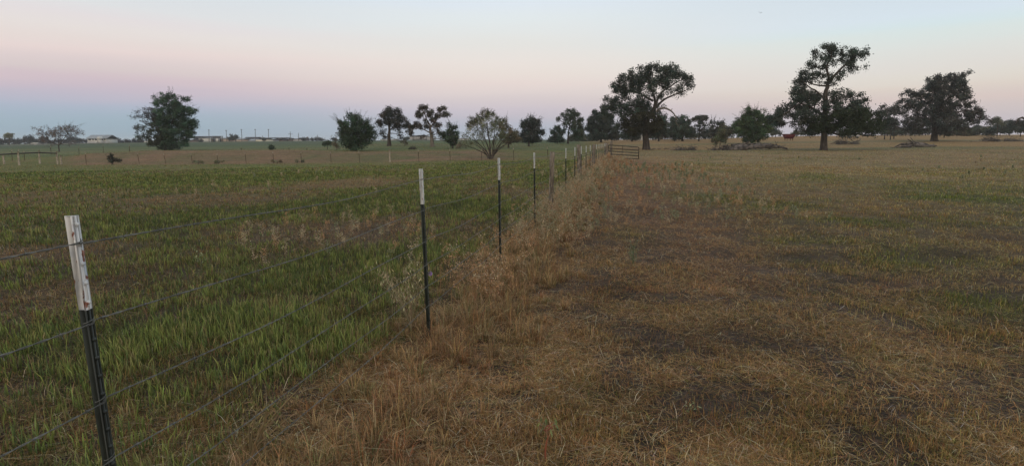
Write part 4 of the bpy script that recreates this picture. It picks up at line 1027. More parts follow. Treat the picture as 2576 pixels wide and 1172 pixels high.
tree('shrub', 'olive shrub on pale stems at the left end of the fallen logs', 'shrub', 5, 92,
     [([(1790, 710), (1785, 660), (1800, 600), (1840, 520)], .06, .03), ([(1850, 720), (1850, 640), (1870, 560), (1880, 500)], .07, .03), ([(1850, 690), (1890, 600), (1920, 480)], .05, .03), ([(1880, 500), (1890, 380), (1880, 310)], .04, .02)],
     [(1880, 440, 55, 40), (1850, 500, 80, 45), (1910, 520, 70, 45), (1800, 550, 60, 30), (1740, 560, 40, 24, .7), (1880, 580, 90, 30), (1790, 600, 60, 24, .7), (1880, 350, 45, 50, .45), (1930, 340, 30, 40, .4), (1960, 560, 40, 50, .7), (1780, 650, 50, 20, .4)],
     leaf=.2, dens=1.5, colr=(.065, .068, .042), clump=.42, bark=M_palebark)
tree('green_bush', 'large bright green bush behind the fallen logs with upright shoots', 'bush', 4, 112,
     [([(235, 930), (238, 860), (240, 700)], .2, .05), ([(235, 900), (180, 800), (150, 700)], .1, .03), ([(235, 900), (300, 790), (320, 690)], .1, .03), ([(118, 760), (118, 700), (118, 660)], .04, .02), ([(230, 690), (225, 640), (235, 605)], .03, .015), ([(300, 700), (300, 650), (315, 610)], .03, .015), ([(330, 700), (350, 650), (362, 620)], .03, .015)],
     [(235, 670, 55, 40, .9), (300, 690, 50, 30, .8), (180, 700, 45, 30, .8), (250, 730, 100, 50, 1.2), (150, 750, 60, 40), (350, 740, 50, 45), (200, 790, 110, 60, 1.2), (310, 800, 100, 60, 1.2), (250, 850, 130, 50, 1.2), (130, 810, 60, 50, .8), (390, 800, 40, 50), (90, 770, 34, 30, .5), (240, 900, 90, 25), (180, 640, 20, 20, .3), (345, 650, 22, 24, .3), (225, 630, 20, 24, .4)],
     leaf=.25, dens=1.2, colr=(.034, .056, .026), clump=.48, depth=.4, sprays=110)
for i, (x, y, rx, ry, Yd, lab, cc, d) in enumerate([
    (30, 820, 60, 32, 152, 'low olive scrub tree just left of the big green bush', (.05, .055, .036), 1),
    (1380, 655, 60, 60, 128, 'thin ragged tree between the open oak and the round oak', (.032, .036, .034), .4),
    (1460, 650, 50, 60, 132, 'feathery grey tree close to the left of the round oak', (.034, .038, .036), .5),
    (1430, 760, 60, 55, 126, 'dense low tree filling the gap left of the round oak', (.030, .036, .032), .9),
    (1890, 825, 60, 45, 140, 'small dark tree with pale trunk right behind the round oak', (.028, .032, .028), 1.1),
    (2060, 835, 80, 34, 160, 'olive thicket on the right skyline below the round oak', (.048, .052, .034), 1),
    (2190, 815, 60, 32, 190, 'dark hedge tree at the skyline right of the round oak', (.030, .040, .034), 1),
    (2345, 745, 42, 42, 150, 'pale feathery shrub rising over the right skyline', (.06, .07, .05), .5),
    (2370, 810, 90, 44, 165, 'dark clumped tree under the pale feathery shrub', (.028, .038, .034), 1.1),
    (2450, 785, 60, 44, 170, 'dark treetop second from the right edge', (.028, .038, .034), 1.1),
    (2545, 790, 70, 60, 150, 'dark tree at the right edge with bare arching limb', (.028, .036, .032), 1.1)]):
    bt = tree('background_tree', lab, 'tree', 4, Yd, [([(x, 868), (x + 3, (y + 868) / 2), (x, y), (x + 4, y - ry * .4)], .12, .05), ([(x, y + ry * .4), (x + rx * .5, y - ry * .3)], .1, .04), ([(x, y + ry * .4), (x - rx * .5, y - ry * .3)], .1, .04)],
         [(x + rng.normal(0, 5), y - ry * .7, rx * .45, ry * .34, d), (x - rx * .4, y - ry * .25, rx * .5, ry * .45, d), (x + rx * .4, y - ry * .2, rx * .5, ry * .5, d), (x, y + ry * .3, rx * .8, ry * .5, d * 1.1), (x - rx * .65, y + ry * .35, rx * .35, ry * .4, d), (x + rx * .65, y + ry * .4, rx * .35, ry * .4, d)],
         leaf=.36, dens=1.2, colr=cc, clump=.62, depth=.5, group='trees along the right skyline')
    if i == 10:
        mb = MB(); mb.tube([pt(1822.5 + .2925 * a, 88 + .2925 * b, 149) for a, b in [(2600, 730), (2560, 712), (2530, 722), (2512, 745), (2505, 765)]], [.3, .28, .24, .18, .1], 7)
        mb.build('bare_limb', M_bark, bt, org=np.array(bt.location))
BG = 'continuous row of low dark trees behind the pasture'
for k, (px, py, rx, ry, Yd, lab) in enumerate([
    (1395, 352, 22, 7, 150, 'low hedge tree left of the small dark bush by the umbrella topped oak'), (1455, 348, 24, 10, 165, 'low hedge tree right of the umbrella topped oak'), (1492, 345, 22, 11, 172, 'low hedge tree left of the broad dark tree'),
    (1545, 342, 24, 10, 175, 'low hedge tree behind the broad dark tree foot'), (1588, 342, 24, 9, 172, 'low hedge tree left of the spreading oak trunk'), (1642, 341, 22, 10, 170, 'low hedge tree right of the spreading oak trunk'),
    (1690, 340, 22, 9, 178, 'low hedge tree behind the left part of the board fence'), (1738, 341, 20, 8, 178, 'low hedge tree behind the right part of the board fence'), (1776, 340, 22, 9, 170, 'low hedge tree behind the umbrella tree'),
    (1815, 338, 22, 9, 174, 'low hedge tree behind the half bare tree'), (1345, 352, 22, 9, 150, 'low hedge tree behind the round dark tree'), (1300, 350, 22, 10, 140, 'low hedge tree behind the olive brown bushy tree')]):
    tree('hedge_tree', lab, 'tree', 0, Yd, [([(px, py + ry), (px, py), (px + 1, py - ry * .4)], .15, .06)],
         [(px - rx * .45, py, rx * .55, ry * .8, 1), (px + rx * .45, py + 1, rx * .5, ry * .7, 1), (px, py - ry * .3, rx * .5, ry * .8, 1), (px + 4, py + ry * .4, rx * .9, ry * .5, 1)], leaf=.42, dens=1.0, colr=(.042, .050, .036) if k % 2 else (.030, .040, .034), clump=.75, depth=.4, group=BG, per=34)
HG = 'low scrub trees along the back edge of the right pasture'
for k, (x, y, rx, ry, lab) in enumerate([
    (1640, 834, 50, 26, 'low scrub seen under the left limbs of the round oak'), (1560, 836, 50, 24, 'scrub bush between the dark low tree and round oak'), (1730, 838, 44, 20, 'scrub bush directly left of the round oak trunk'),
    (1960, 840, 60, 26, 'scrub bush right of the round oak trunk by the pale trunked tree'), (2130, 840, 60, 26, 'scrub bush under the drooping right end of the round oak'), (2260, 838, 60, 30, 'scrub bush left of the pale feathery skyline shrub'),
    (1480, 838, 40, 24, 'scrub bush below the gap left of the round oak'), (1400, 836, 50, 30, 'scrub bush behind the trunk foot of the thin ragged tree'), (700, 845, 50, 18, 'grey scrub behind the tall oak, right of the red hopper'), (620, 850, 40, 14, 'small grey bush just right of the red hopper'),
    (20, 860, 60, 24, 'low scrub behind the left side of the green bush'), (440, 850, 36, 16, 'low dark scrub left of the red hopper')]):
    y -= 4; ry *= 1.35; rx *= 1.15
    tree('scrub_tree', lab, 'bush', 4, 162 + 5 * (k % 3), [([(x, 862), (x, y), (x + 4, y - ry * .4)], .12, .05)],
         [(x - rx * .5, y, rx * .5, ry * .8, 1), (x + rx * .5, y + 2, rx * .5, ry * .7, 1), (x, y - ry * .3, rx * .5, ry * .8, 1)], leaf=.4, dens=1.3, colr=(.045, .050, .034) if k % 2 else (.032, .040, .032), clump=.7, depth=.4, group=HG, per=34)
for (cx, cy, rx, ry, Yd, lab, cc) in [(1175, 600, 34, 14, 90, 'small round bush below the left flank of the dense evergreen', (.035, .05, .03)),
                                      (700, 500, 42, 26, 92, 'dark round bush left of the dense evergreen tree', (.03, .045, .03)),
                                      (790, 520, 40, 34, 88, 'thin brownish shrub touching the left of the dense evergreen', (.08, .07, .045)),
                                      (1480, 490, 45, 26, 100, 'pale sparse shrub between the two open oaks', (.07, .07, .05)),
                                      (2030, 520, 60, 40, 86, 'twiggy brown shrub left of the bare fan shaped shrub', (.07, .06, .045)),
                                      (1560, 560, 34, 14, 84, 'low dark brush in the dip below the open oaks', (.035, .035, .028)),
                                      (143, 543, 9, 9, 84, 'tiny dark bush on the crest of the earth bank', (.03, .045, .032))]:
    d = .35 if 'sparse' in lab or 'thin' in lab or 'twiggy' in lab else 1.1
    tree('bush', lab, 'bush', 2, Yd, [([(cx, cy + ry * .8), (cx, cy), (cx + 4, cy - ry * .5)], .06, .03)], [(cx, cy - ry * .3, rx * .6, ry * .7, d), (cx - rx * .4, cy + ry * .2, rx * .6, ry * .6, d), (cx + rx * .4, cy + ry * .2, rx * .6, ry * .6, d)],
         leaf=.2, dens=1.4, colr=cc, clump=.4, twig=.02, sprays=8 if d < 1 else 0)
tree('bush', 'dark leafless scrub at the foot of the second cross fence post', 'bush', 1, 59,
     [([(1130, 765), (1115, 730), (1112, 690)], .04, .02), ([(1130, 765), (1150, 740), (1165, 720)], .04, .02)], [(1120, 730, 24, 16, .8), (1150, 755, 45, 14, 1), (1112, 700, 14, 14, .5)], leaf=.14, dens=2, colr=(.03, .034, .026), clump=.25, twig=.015, sprays=8, slen=.3)
for k, (cx, cy, rx) in enumerate([(1985, 762, 70), (2180, 764, 60)]):
    tree('bush', ['low dark weeds along the bank foot under the big ragged tree', 'second low dark weed patch along the bank foot, further right'][k], 'bush', 1, 59,
         [([(cx, 770), (cx, 760), (cx + 5, 750)], .03, .02)], [(cx - rx * .5, 762, rx * .6, 9, 1), (cx + rx * .4, 764, rx * .6, 8, 1)], leaf=.11, dens=1.1, colr=(.075, .08, .05), clump=.2, twig=.012)
for k, (cx, cy, rx) in enumerate([(200, 680, 45), (440, 678, 55)]):
    tree('bush', ['low dark weeds by the cross fence post below the tiny crest bush', 'brown weeds at the cross fence right of that, nearer the evergreen'][k], 'bush', 2, 58,
         [([(cx, 688), (cx, 680), (cx + 5, 672)], .03, .02)], [(cx - rx * .5, 680, rx * .6, 8, 1), (cx + rx * .4, 682, rx * .6, 7, 1)], leaf=.11, dens=1.1, colr=(.08, .075, .05), clump=.2, twig=.012)
# far left tree line
fl_ = [(15, 365, 30, 40, 'dark tree at the far left edge of the skyline'), (60, 372, 40, 34, 'dark tree left of the pale bushy crown on the skyline'), (190, 370, 46, 44, 'dark tree right below the pale bushy crown'),
       (300, 365, 50, 48, 'dark tree in the dip left of the domed skyline tree'), (420, 372, 40, 44, 'low dark tree right of the first skyline dip'), (545, 330, 40, 70, 'narrow dark tree left of the domed skyline tree'),
       (650, 335, 95, 80, 'tallest domed dark tree of the far left skyline'), (770, 380, 60, 44, 'low dark tree right of the domed skyline tree'), (930, 340, 110, 75, 'dark skyline tree behind the left half of the thorn tree'),
       (1080, 385, 70, 36, 'low dark skyline tree behind the thorn tree trunk'), (1290, 365, 110, 50, 'dark skyline tree behind the right half of the thorn tree'), (1560, 330, 110, 70, 'brown dark skyline tree left of the white house'),
       (1760, 360, 130, 50, 'low dark tree against the left end of the white house')]
for (cx, cy, rx, ry, lab) in fl_:
    tree('skyline_tree', lab, 'tree', 7, 350, [([(cx, 415), (cx, cy)], .25, .1)],
         [(cx, cy - ry * .4, rx * .6, ry * .5, 1.), (cx - rx * .45, cy, rx * .6, ry * .5, 1.), (cx + rx * .45, cy, rx * .6, ry * .5, 1.), (cx, cy + ry * .5, rx, ry * .45, 1.)], leaf=.9, dens=1.0, colr=(.028, .034, .040), clump=1.4, depth=.3, twig=.08, per=22, group='dark trees on the far left skyline')
tree('pale_tree', 'pale olive fan shaped treetop standing above the far left skyline', 'tree', 7, 330, [([(205, 410), (205, 330), (205, 280)], .3, .12), ([(205, 300), (150, 250)], .12, .06), ([(205, 300), (260, 250)], .12, .06)],
     [(170, 235, 50, 26, .9), (230, 225, 55, 22, .9), (160, 270, 36, 18, .8), (240, 262, 44, 20, .8), (200, 250, 60, 24, 1), (200, 290, 60, 12, .5)], leaf=.55, dens=1.5, colr=(.10, .10, .062), clump=.9, twig=.08)
for (cx, cy, rx, ry, lab) in [(1170, 552, 70, 24, 'dark domed tree right of the white house'), (1270, 560, 45, 18, 'low dark tree, second right of the white house'), (1380, 554, 55, 20, 'dark tree behind the left fringe of the big ragged tree'),
                              (2600 - 20, 0, 0, 0, '')]:
    if rx: tree('skyline_tree', lab, 'tree', 1, 345, [([(cx, 577), (cx, cy)], .25, .1)],
         [(cx, cy - ry * .3, rx * .6, ry * .5), (cx - rx * .45, cy + ry * .1, rx * .55, ry * .5), (cx + rx * .45, cy + ry * .1, rx * .55, ry * .5), (cx, cy + ry * .5, rx, ry * .45)], leaf=.9, dens=1.1, colr=(.026, .032, .040), clump=1.3, depth=.3, twig=.08, per=22, group='dark trees right of the white house')
for (cx, cy, rx, ry, lab) in [(1340, 325, 20, 8, 'small dark shrub on the lot line behind the warehouse'), (770, 300, 70, 55, 'small open dark tree in front of the long warehouse shed'), (855, 285, 32, 30, 'dark round treetop behind the warehouse shed'), (2060, 325, 60, 24, 'dark tree behind the end of the house roofs'),
                              (2270, 325, 130, 28, 'long dark hedge like tree mass beyond the last house'), (2560, 330, 70, 34, 'dark treetop left of the small round bush'), (245, 350, 22, 16, 'tiny dark shrub at the left end wall of the warehouse')]:
    tree('skyline_tree', lab, 'tree', 8, 385, [([(cx, 372), (cx, cy)], .2, .1)],
         [(cx, cy - ry * .4, rx * .55, ry * .5, .9), (cx - rx * .45, cy, rx * .5, ry * .5, .9), (cx + rx * .45, cy, rx * .5, ry * .5, .9), (cx, cy + ry * .4, rx * .9, ry * .5, .9)], leaf=.8, dens=1.0, colr=(.026, .034, .036), clump=1.2, depth=.3, twig=.08, per=20, group='dark trees among the far buildings')
for (cx, cy, rx, ry, lab) in [(985, 88, 26, 20, 'dark treetop left of the grey barn')]:
    tree('skyline_tree', lab, 'tree', 2, 380, [([(1500, 475), (1500, 455)], .2, .1)], [(1500, 452, 24, 12), (1490, 460, 24, 10)], leaf=.8, dens=1.1, colr=(.03, .04, .036), clump=1.1, twig=.08)
# ---------------------------------------------------------------- fallen wood


def wood_pile(name, label, cat, Y, pieces, mats=None, brush=None):
    """pieces: ([(px,py[,dy])...], r0, r1) crooked tapering logs and limbs, in photo units"""
    c = pieces[0][0][0]; B = pt(c[0], c[1], Y); B[2] = float(terrain(B[0], B[1])); root = empty(name, B, label, cat)
    for k, (pl, ra, rb) in enumerate(pieces):
        P = np.array([pt(p[0], p[1], Y) + [0, (p[2] if len(p) > 2 else 0), 0] for p in pl]); n = max(6, len(P) * 4)
        t = np.linspace(0, len(P) - 1, n); Q = np.stack([np.interp(t, range(len(P)), P[:, i]) for i in range(3)], 1)
        Q[1:-1] = (Q[:-2] + 2 * Q[1:-1] + Q[2:]) / 4; Q += rng.normal(0, .03, Q.shape) * min(1, ra * 5)
        r = np.linspace(ra, rb, n) * rng.uniform(.9, 1.35, n)
        Q[:, 2] = np.maximum(Q[:, 2], B[2] + r * .3)
        mb = MB(); mb.tube(Q, r, 9 if ra > .1 else 5)
        mb.build('log' if ra > .12 else 'branch', M_dead, root, org=B)
    if brush:
        mb = MB()
        for (cx, cy, rx, ry, n) in brush:
            C0 = pt(cx, cy, Y); m_ = Y / F
            for q in range(n):
                p = C0 + [rng.normal(0, rx * m_ * .5), rng.normal(0, .6), 0]; p[2] = B[2] + abs(rng.normal(0, ry * m_ * .75)); d = rng.normal(0, 1, 3); d[2] *= .5; d /= np.linalg.norm(d); l_ = rng.uniform(.4, 1.4)
                mb.tube([p, p + d * l_ * .5 + [0, 0, .05], p + d * l_ + rng.normal(0, .08, 3)], [.032, .024, .014], 4, cap=False)
        mb.build('twigs', M_dead, root, org=B)
    return root


c5 = lambda x, y, d=0: (1528.7 + x * .15217, 264.6 + y * .15217, d)
wood_pile('fallen_trunks', 'long pile of grey fallen trunks lying in front of the green bush', 'logs', 82,
          [([c5(1960, 750), c5(2090, 725), c5(2250, 715), c5(2400, 690), c5(2576, 680), c5(2700, 672)], .28, .34),
           ([c5(2080, 690, .6), c5(2250, 680, .5), c5(2400, 665, .4), c5(2576, 655, .4), c5(2760, 672, .3)], .26, .22),
           ([c5(2080, 660, .8), c5(2200, 650, .8), c5(2330, 630, .6), c5(2360, 600, .5)], .14, .08),
           ([c5(2650, 700), c5(2800, 690), c5(2900, 700), c5(2960, 720), c5(2990, 740)], .24, .06), ([c5(2650, 665, .3), c5(2800, 668, .2), c5(2870, 690, .1), c5(2930, 700)], .18, .05),
           ([c5(2740, 690), c5(2790, 640), c5(2770, 590, .1)], .05, .02), ([c5(2790, 640), c5(2820, 600)], .03, .015), ([c5(2840, 690), c5(2900, 670), c5(2950, 668)], .05, .02),
           ([c5(1850, 760, -.2), c5(1950, 758, -.2), c5(2070, 745, -.2)], .08, .05), ([c5(1850, 760, .2), c5(1860, 720), c5(1850, 690)], .05, .02),
           ([c5(1700, 755), c5(1740, 745), c5(1850, 750)], .05, .03), ([c5(1900, 750), c5(1930, 700), c5(1990, 660)], .06, .02), ([c5(1980, 740), c5(1990, 690), c5(2050, 650)], .06, .02), ([c5(2190, 740, -.4), c5(2195, 700, -.4)], .05, .03),
           ([c5(2330, 640), c5(2380, 650), c5(2420, 690)], .14, .1)], brush=[(1528.7 + 1960 * .15217, 374, 14, 8, 130), (1528.7 + 1760 * .15217, 377, 10, 3, 30)])
c6 = lambda x, y, d=0: (2155.7 + x * .16321, 264.6 + y * .16321, d)
wood_pile('uprooted_trunk', 'grey uprooted trunk with splayed roots pointing left, in front of the round oak', 'log', 86,
          [([c6(1230, 630), c6(1130, 618), c6(1000, 606), c6(900, 600), c6(840, 590)], .10, .30), ([c6(1180, 635, -.3), c6(1050, 625, -.3), c6(880, 620, -.2)], .10, .24), ([c6(560, 655), c6(620, 630), c6(680, 600), c6(760, 600), c6(840, 590)], .05, .22),
           ([c6(600, 655, -.2), c6(680, 635, -.2), c6(800, 630, -.2), c6(880, 610)], .06, .22), ([c6(880, 600), c6(840, 560), c6(780, 525)], .12, .04), ([c6(900, 600), c6(870, 550), c6(820, 495)], .10, .03), ([c6(930, 600), c6(890, 570), c6(860, 530)], .08, .03),
           ([c6(860, 610), c6(800, 570), c6(755, 560)], .09, .03), ([c6(820, 610), c6(790, 590), c6(760, 580)], .08, .03), ([c6(1180, 610), c6(1190, 590)], .06, .02), ([c6(510, 652), c6(580, 655)], .04, .03), ([c6(1100, 600, .2), c6(1000, 585, .2), c6(900, 575, .2)], .08, .12),
           ([c6(840, 640, -.4), c6(870, 620, -.3), c6(900, 600)], .10, .06)], brush=[(2155.7 + 760 * .16321, 369, 8, 4, 60)])
c4 = lambda x, y, d=0: (1900 * .98 + x * .1293, 284.2 + y * .1293, d)
wood_pile('brush_pile', 'tangle of pale dead branches behind the tall open oak trunk', 'branches', 105,
          [([c4(1860, 600), c4(1950, 560), c4(2100, 560), c4(2300, 590)], .07, .03), ([c4(2150, 590), c4(2250, 560), c4(2330, 540), c4(2350, 490)], .09, .03), ([c4(2160, 520), c4(2200, 560), c4(2280, 575)], .07, .03), ([c4(1900, 590), c4(1930, 520), c4(1890, 450)], .05, .02),
           ([c4(1960, 590), c4(2020, 560), c4(2090, 590)], .12, .10), ([c4(2120, 480), c4(2150, 520), c4(2250, 500)], .05, .02), ([c4(2180, 590), c4(2240, 600), c4(2330, 585)], .08, .04)],
          brush=[(1900 * .98 + 1950 * .1293, 359, 16, 6, 160), (1900 * .98 + 2200 * .1293, 360, 14, 4, 60)])
wood_pile('brush_pile', 'flat dark heap of dead branches right of the spreading oak trunk', 'branches', 84,
          [([c5(1080, 770), c5(1180, 760), c5(1300, 765)], .06, .04), ([c5(1250, 770), c5(1380, 765), c5(1460, 770)], .08, .05), ([c5(1380, 770), c5(1400, 735), c5(1440, 715)], .10, .08), ([c5(1100, 745), c5(1200, 750), c5(1350, 745)], .05, .03)],
          brush=[(1528.7 + 1200 * .15217, 380, 16, 3, 100), (1528.7 + 1400 * .15217, 379, 9, 5, 80)])
wood_pile('brush_pile', 'heap of dead brush at the right edge below the skyline trees', 'branches', 110,
          [([c6(1940, 565), c6(2040, 545), c6(2150, 550), c6(2200, 565)], .16, .12), ([c6(1990, 490), c6(2080, 500), c6(2120, 550)], .06, .05), ([c6(1740, 575), c6(1850, 565), c6(1950, 560)], .06, .05), ([c6(2130, 560), c6(2150, 530), c6(2200, 550)], .14, .1), ([c6(2260, 570), c6(2290, 520), c6(2340, 560)], .12, .08), ([c6(2340, 570), c6(2450, 560), c6(2560, 575)], .06, .05)],
          brush=[(2155.7 + 2060 * .16321, 354, 16, 6, 140), (2155.7 + 2380 * .16321, 356, 22, 4, 110)])
wood_pile('brush_pile', 'pale spiky heap of dead branches beside the road, left of the white house', 'branches', 250,
          [([(176, 361), (184, 357), (192, 354)], .12, .08), ([(176, 357), (185, 355), (193, 357)], .12, .08), ([(178, 363), (186, 360), (191, 361)], .14, .1)], brush=[(185, 360, 10, 5, 50)])
wood_pile('root_bits', 'scatter of small bleached root pieces right of the spreading oak trunk', 'branches', 90,
          [([c5(720, 740), c5(760, 722), c5(800, 725)], .07, .05), ([c5(830, 728), c5(880, 715)], .06, .05), ([c5(930, 722), c5(1020, 715)], .05, .04), ([c5(570, 735), c5(590, 690)], .06, .03), ([c5(690, 735), c5(700, 690)], .07, .03)])

# ---------------------------------------------------------------- buildings and far things
M_white = mat_noise('white_siding', (.50, .51, .50), (.60, .61, .59), .6, .7, .2, 0, (1, 1, 6))
M_tan = mat_noise('tan_siding', (.42, .34, .28), (.50, .41, .34), .6, .7, .2)
M_cream = mat_noise('cream_siding', (.58, .55, .44), (.66, .63, .5), .6, .7, .2)
M_greyw = mat_noise('grey_metal_siding', (.34, .35, .36), (.42, .43, .44), .4, .6, .3, 0, (8, 1, .2))
M_roofm = mat_noise('pale_metal_roof', (.20, .23, .26), (.26, .29, .32), .5, .5, .4, 0, (6, 1, 1))
M_roofd = mat_noise('dark_shingle_roof', (.030, .033, .040), (.055, .058, .065), 1.5, .9, .1)
M_brick = mat_noise('grey_brick', (.13, .11, .11), (.20, .17, .16), 2, .9, .1)
M_dark = mat_noise('dark_window_and_shade', (.02, .022, .026), (.05, .055, .06), .3, .3, .5)
M_red = mat_noise('faded_red_steel', (.085, .014, .018), (.13, .022, .026), 1.5, .6, .3)
M_reddk = mat_noise('dark_red_rim', (.05, .012, .012), (.08, .02, .02), 2, .7, .2)
M_pole = mat_noise('weathered_pole', (.07, .065, .06), (.12, .11, .1), 1, .9, .1)
M_road = mat_noise('pale_road', (.24, .22, .20), (.32, .30, .27), .3, .9, .1)


def building(name, label, cat, crop, Y, x0, x1, yb, ye, yr, depth, wall, roof, kind='gable', over=.4, hipx=0, windows=(), doors=(), group=None, chim=None, wm=None):
    ox, oy, s = CROPS[crop]; q = lambda a, b: pt(ox + a * s, oy + b * s, Y)
    a = q(x0, yb); b = q(x1, yb); B = (a + b) / 2; gz = float(terrain(B[0], B[1])); w = (b - a)[0]; he = q(x0, ye)[2] - a[2]; hr = q(x0, yr)[2] - a[2]
    B[2] = a[2]; root = empty(name, B, label, cat, group)
    mb = MB(); mb.box((-w / 2, 0, min(0, gz - a[2]) - .6), (w / 2, depth, he)); mb_ = mb
    if kind == 'front':   # gable end faces the viewer
        mb.poly_prism([(-w / 2, 0, he), (w / 2, 0, he), (0, 0, hr - .15)], (0, depth, 0))
    elif kind == 'gable': mb.poly_prism([(-w / 2, 0, he), (-w / 2, depth, he), (-w / 2, depth / 2, hr - .15)], (w, 0, 0))
    mb.build('wall', wall, root)
    r = MB()
    if kind == 'front':
        r.poly_prism([(-w / 2 - over, -over, he - .1), (-w / 2 - over, -over, he + .1), (0, -over, hr), (w / 2 + over, -over, he + .1), (w / 2 + over, -over, he - .1), (0, -over, hr - .2)], (0, depth + 2 * over, 0))
    elif kind == 'gable':
        r.poly_prism([(-w / 2 - over, -over, he - .1), (-w / 2 - over, depth / 2, hr - .1), (-w / 2 - over, depth + over, he - .1), (-w / 2 - over, depth + over, he + .1), (-w / 2 - over, depth / 2, hr + .1), (-w / 2 - over, -over, he + .1)], (w + 2 * over, 0, 0))
    else:
        o = over; hx = hipx or depth / 2; c = [(-w / 2 - o, -o), (w / 2 + o, -o), (w / 2 + o, depth + o), (-w / 2 - o, depth + o)]
        V = [(x, y, he) for x, y in c] + [(x, y, he + .15) for x, y in c] + [(-w / 2 + hx, depth / 2, hr), (w / 2 - hx, depth / 2, hr)]
        r.add(V, [(0, 3, 2, 1), (0, 1, 5, 4), (1, 2, 6, 5), (2, 3, 7, 6), (3, 0, 4, 7), (4, 5, 9, 8), (6, 7, 8, 9)], [(5, 6, 9), (7, 4, 8)])
    rf = r.build('roof', roof, root)
    if chim:
        cm = MB(); cm.box((chim - .4, depth / 2 - .4, hr - .8), (chim + .4, depth / 2 + .4, hr + .7)); cm.build('chimney', M_brick, rf)
    for (u, v0, v1, ww) in windows:
        m_ = MB(); m_.box((u * w - ww / 2, -.06, v0), (u * w + ww / 2, .05, v1)); m_.build('window_or_bay_shade', wm or M_dark, root)
    for (u, v1, ww, mm) in doors:
        m_ = MB(); m_.box((u * w - ww / 2, -.08, 0.02), (u * w + ww / 2, .05, v1)); m_.build('door', mm, root)
    return root, w, he


# white house with metal roof, steps and small porch
h, w, he = building('house', 'white raised house with pale metal roof and front steps, left of the ragged tree', 'house', 7, 320, 1935, 2355, 405, 312, 232, 9, M_white, M_roofm, 'gable', .6,
                    windows=[(-.40, 1.5, 2.7, .8), (-.35, 1.5, 2.7, .8), (-.20, 1.5, 2.7, .8), (-.06, 1.5, 2.7, .8), (0.0, 1.5, 2.7, .8), (.30, 1.6, 2.6, .8), (.42, 1.6, 2.6, .7)])
mb = MB()
for k in range(8): mb.box((.03 * w + k * .28, -2.6, 0), (.03 * w + (k + 1) * .28, -1.4, .2 + k * .17))
mb.build('steps', M_white, h)
mb = MB(); mb.box((.19 * w, -2.6, 0), (.36 * w, -.1, 1.55)); mb.build('porch', M_white, h)
mb = MB(); mb.poly_prism([(.17 * w, -3, he - .3), (.38 * w, -3, he - .3), (.275 * w, -3, he + 1.2)], (0, 3.2, 0)); mb.build('porch_roof', M_white, h)
for u in (.195, .355):
    mb = MB(); mb.box((u * w - .1, -2.6, 1.55), (u * w + .1, -2.4, he - .3)); mb.build('porch_post', M_white, h)
mb = MB(); mb.box((-w / 2 - .05, -.05, -.8), (w / 2 + .05, 0.4, .9)); mb.build('skirting', M_greyw, h)

h, w, he = building('warehouse', 'white metal warehouse with low gabled end wall facing the field', 'warehouse', 8, 400, 212, 400, 374, 305, 287, 40, M_white, M_roofm, 'front', .3)
h, w, he = building('storage_shed', 'long open fronted shed with flat pale roof joined to the warehouse', 'shed', 8, 402, 405, 760, 372, 315, 296, 24, M_tan, M_roofm, 'gable', .6,
                    windows=[(-.41, 0.0, 4.2, .5), (-.18, 0.0, 4.4, 6), (.05, 0, 4.4, .5), (.12, 0, 4.4, .5)], wm=M_dark)  # dark slabs on the solid wall paint the shade inside the open front
mb = MB(); mb.box((-.21 * w, -1.2, 0), (-.02 * w, -.2, 2.4)); mb.build('white_door', M_white, h)
for k, u in enumerate((-.36, -.23, 0, .1)):
    mb = MB(); mb.box((u * w - .15, -2.2, -.3), (u * w + .15, -1.9, he)); mb.build('post', M_dark, h)
building('storage_shed', 'tan metal shed with low pale roof right of the open shed', 'shed', 8, 398, 815, 968, 368, 330, 303, 16, M_tan, M_roofm, 'gable', .3)
G = 'far houses with dark roofs'
building('house', 'house with dark hipped roof half hidden behind the ragged tree', 'house', 8, 405, 0, 205, 372, 345, 268, 30, M_brick, M_roofd, 'hip', .5, 20, group=G)
building('house', 'tan gabled house with black roof, first right of the sheds', 'house', 8, 412, 985, 1100, 352, 325, 286, 14, M_tan, M_roofd, 'front', .6, group=G)
building('house', 'black roofed house joined behind the tan gable', 'house', 8, 428, 1030, 1190, 352, 322, 286, 16, M_brick, M_roofd, 'gable', .5, group=G)
building('storage_shed', 'small grey gabled shed in front of the black roofed houses', 'shed', 8, 392, 1070, 1190, 363, 350, 322, 12, M_greyw, M_roofm, 'gable', .3)
building('storage_shed', 'long low cream building in front of the dark hipped roof', 'shed', 8, 390, 1198, 1392, 364, 338, 334, 10, M_cream, M_cream, 'gable', .1)
building('house', 'house with black hipped roof right behind the low cream building', 'house', 8, 410, 1205, 1420, 356, 330, 296, 16, M_brick, M_roofd, 'hip', .5, 12, group=G)
building('house', 'grey fenced house with low dark roof left of the broad hip roof', 'house', 8, 404, 1395, 1500, 356, 335, 318, 12, M_greyw, M_roofd, 'hip', .5, 5, group=G)
building('house', 'broad house with the highest dark hip roof and brick gable', 'house', 8, 415, 1470, 1670, 352, 328, 293, 16, M_brick, M_roofd, 'hip', .5, 14, group=G, windows=[(.1, 1, 2.4, 1.2), (.25, 1, 2.4, 1.2)])
building('house', 'small brick gable wing in front of the broad hip roof', 'house', 8, 408, 1600, 1672, 354, 338, 318, 8, M_brick, M_roofd, 'front', .5, group=G, windows=[(0, .8, 2.2, 1.4)])
building('house', 'house with dark straight ridge roof between the broad and grey gabled ones', 'house', 8, 418, 1670, 1840, 352, 325, 305, 14, M_brick, M_roofd, 'hip', .5, 6, group=G)
building('house', 'last house of the row, grey gable and pale wall under dark roof', 'house', 8, 414, 1845, 2060, 350, 325, 297, 14, M_greyw, M_roofd, 'hip', .5, 8, group=G, chim=4)
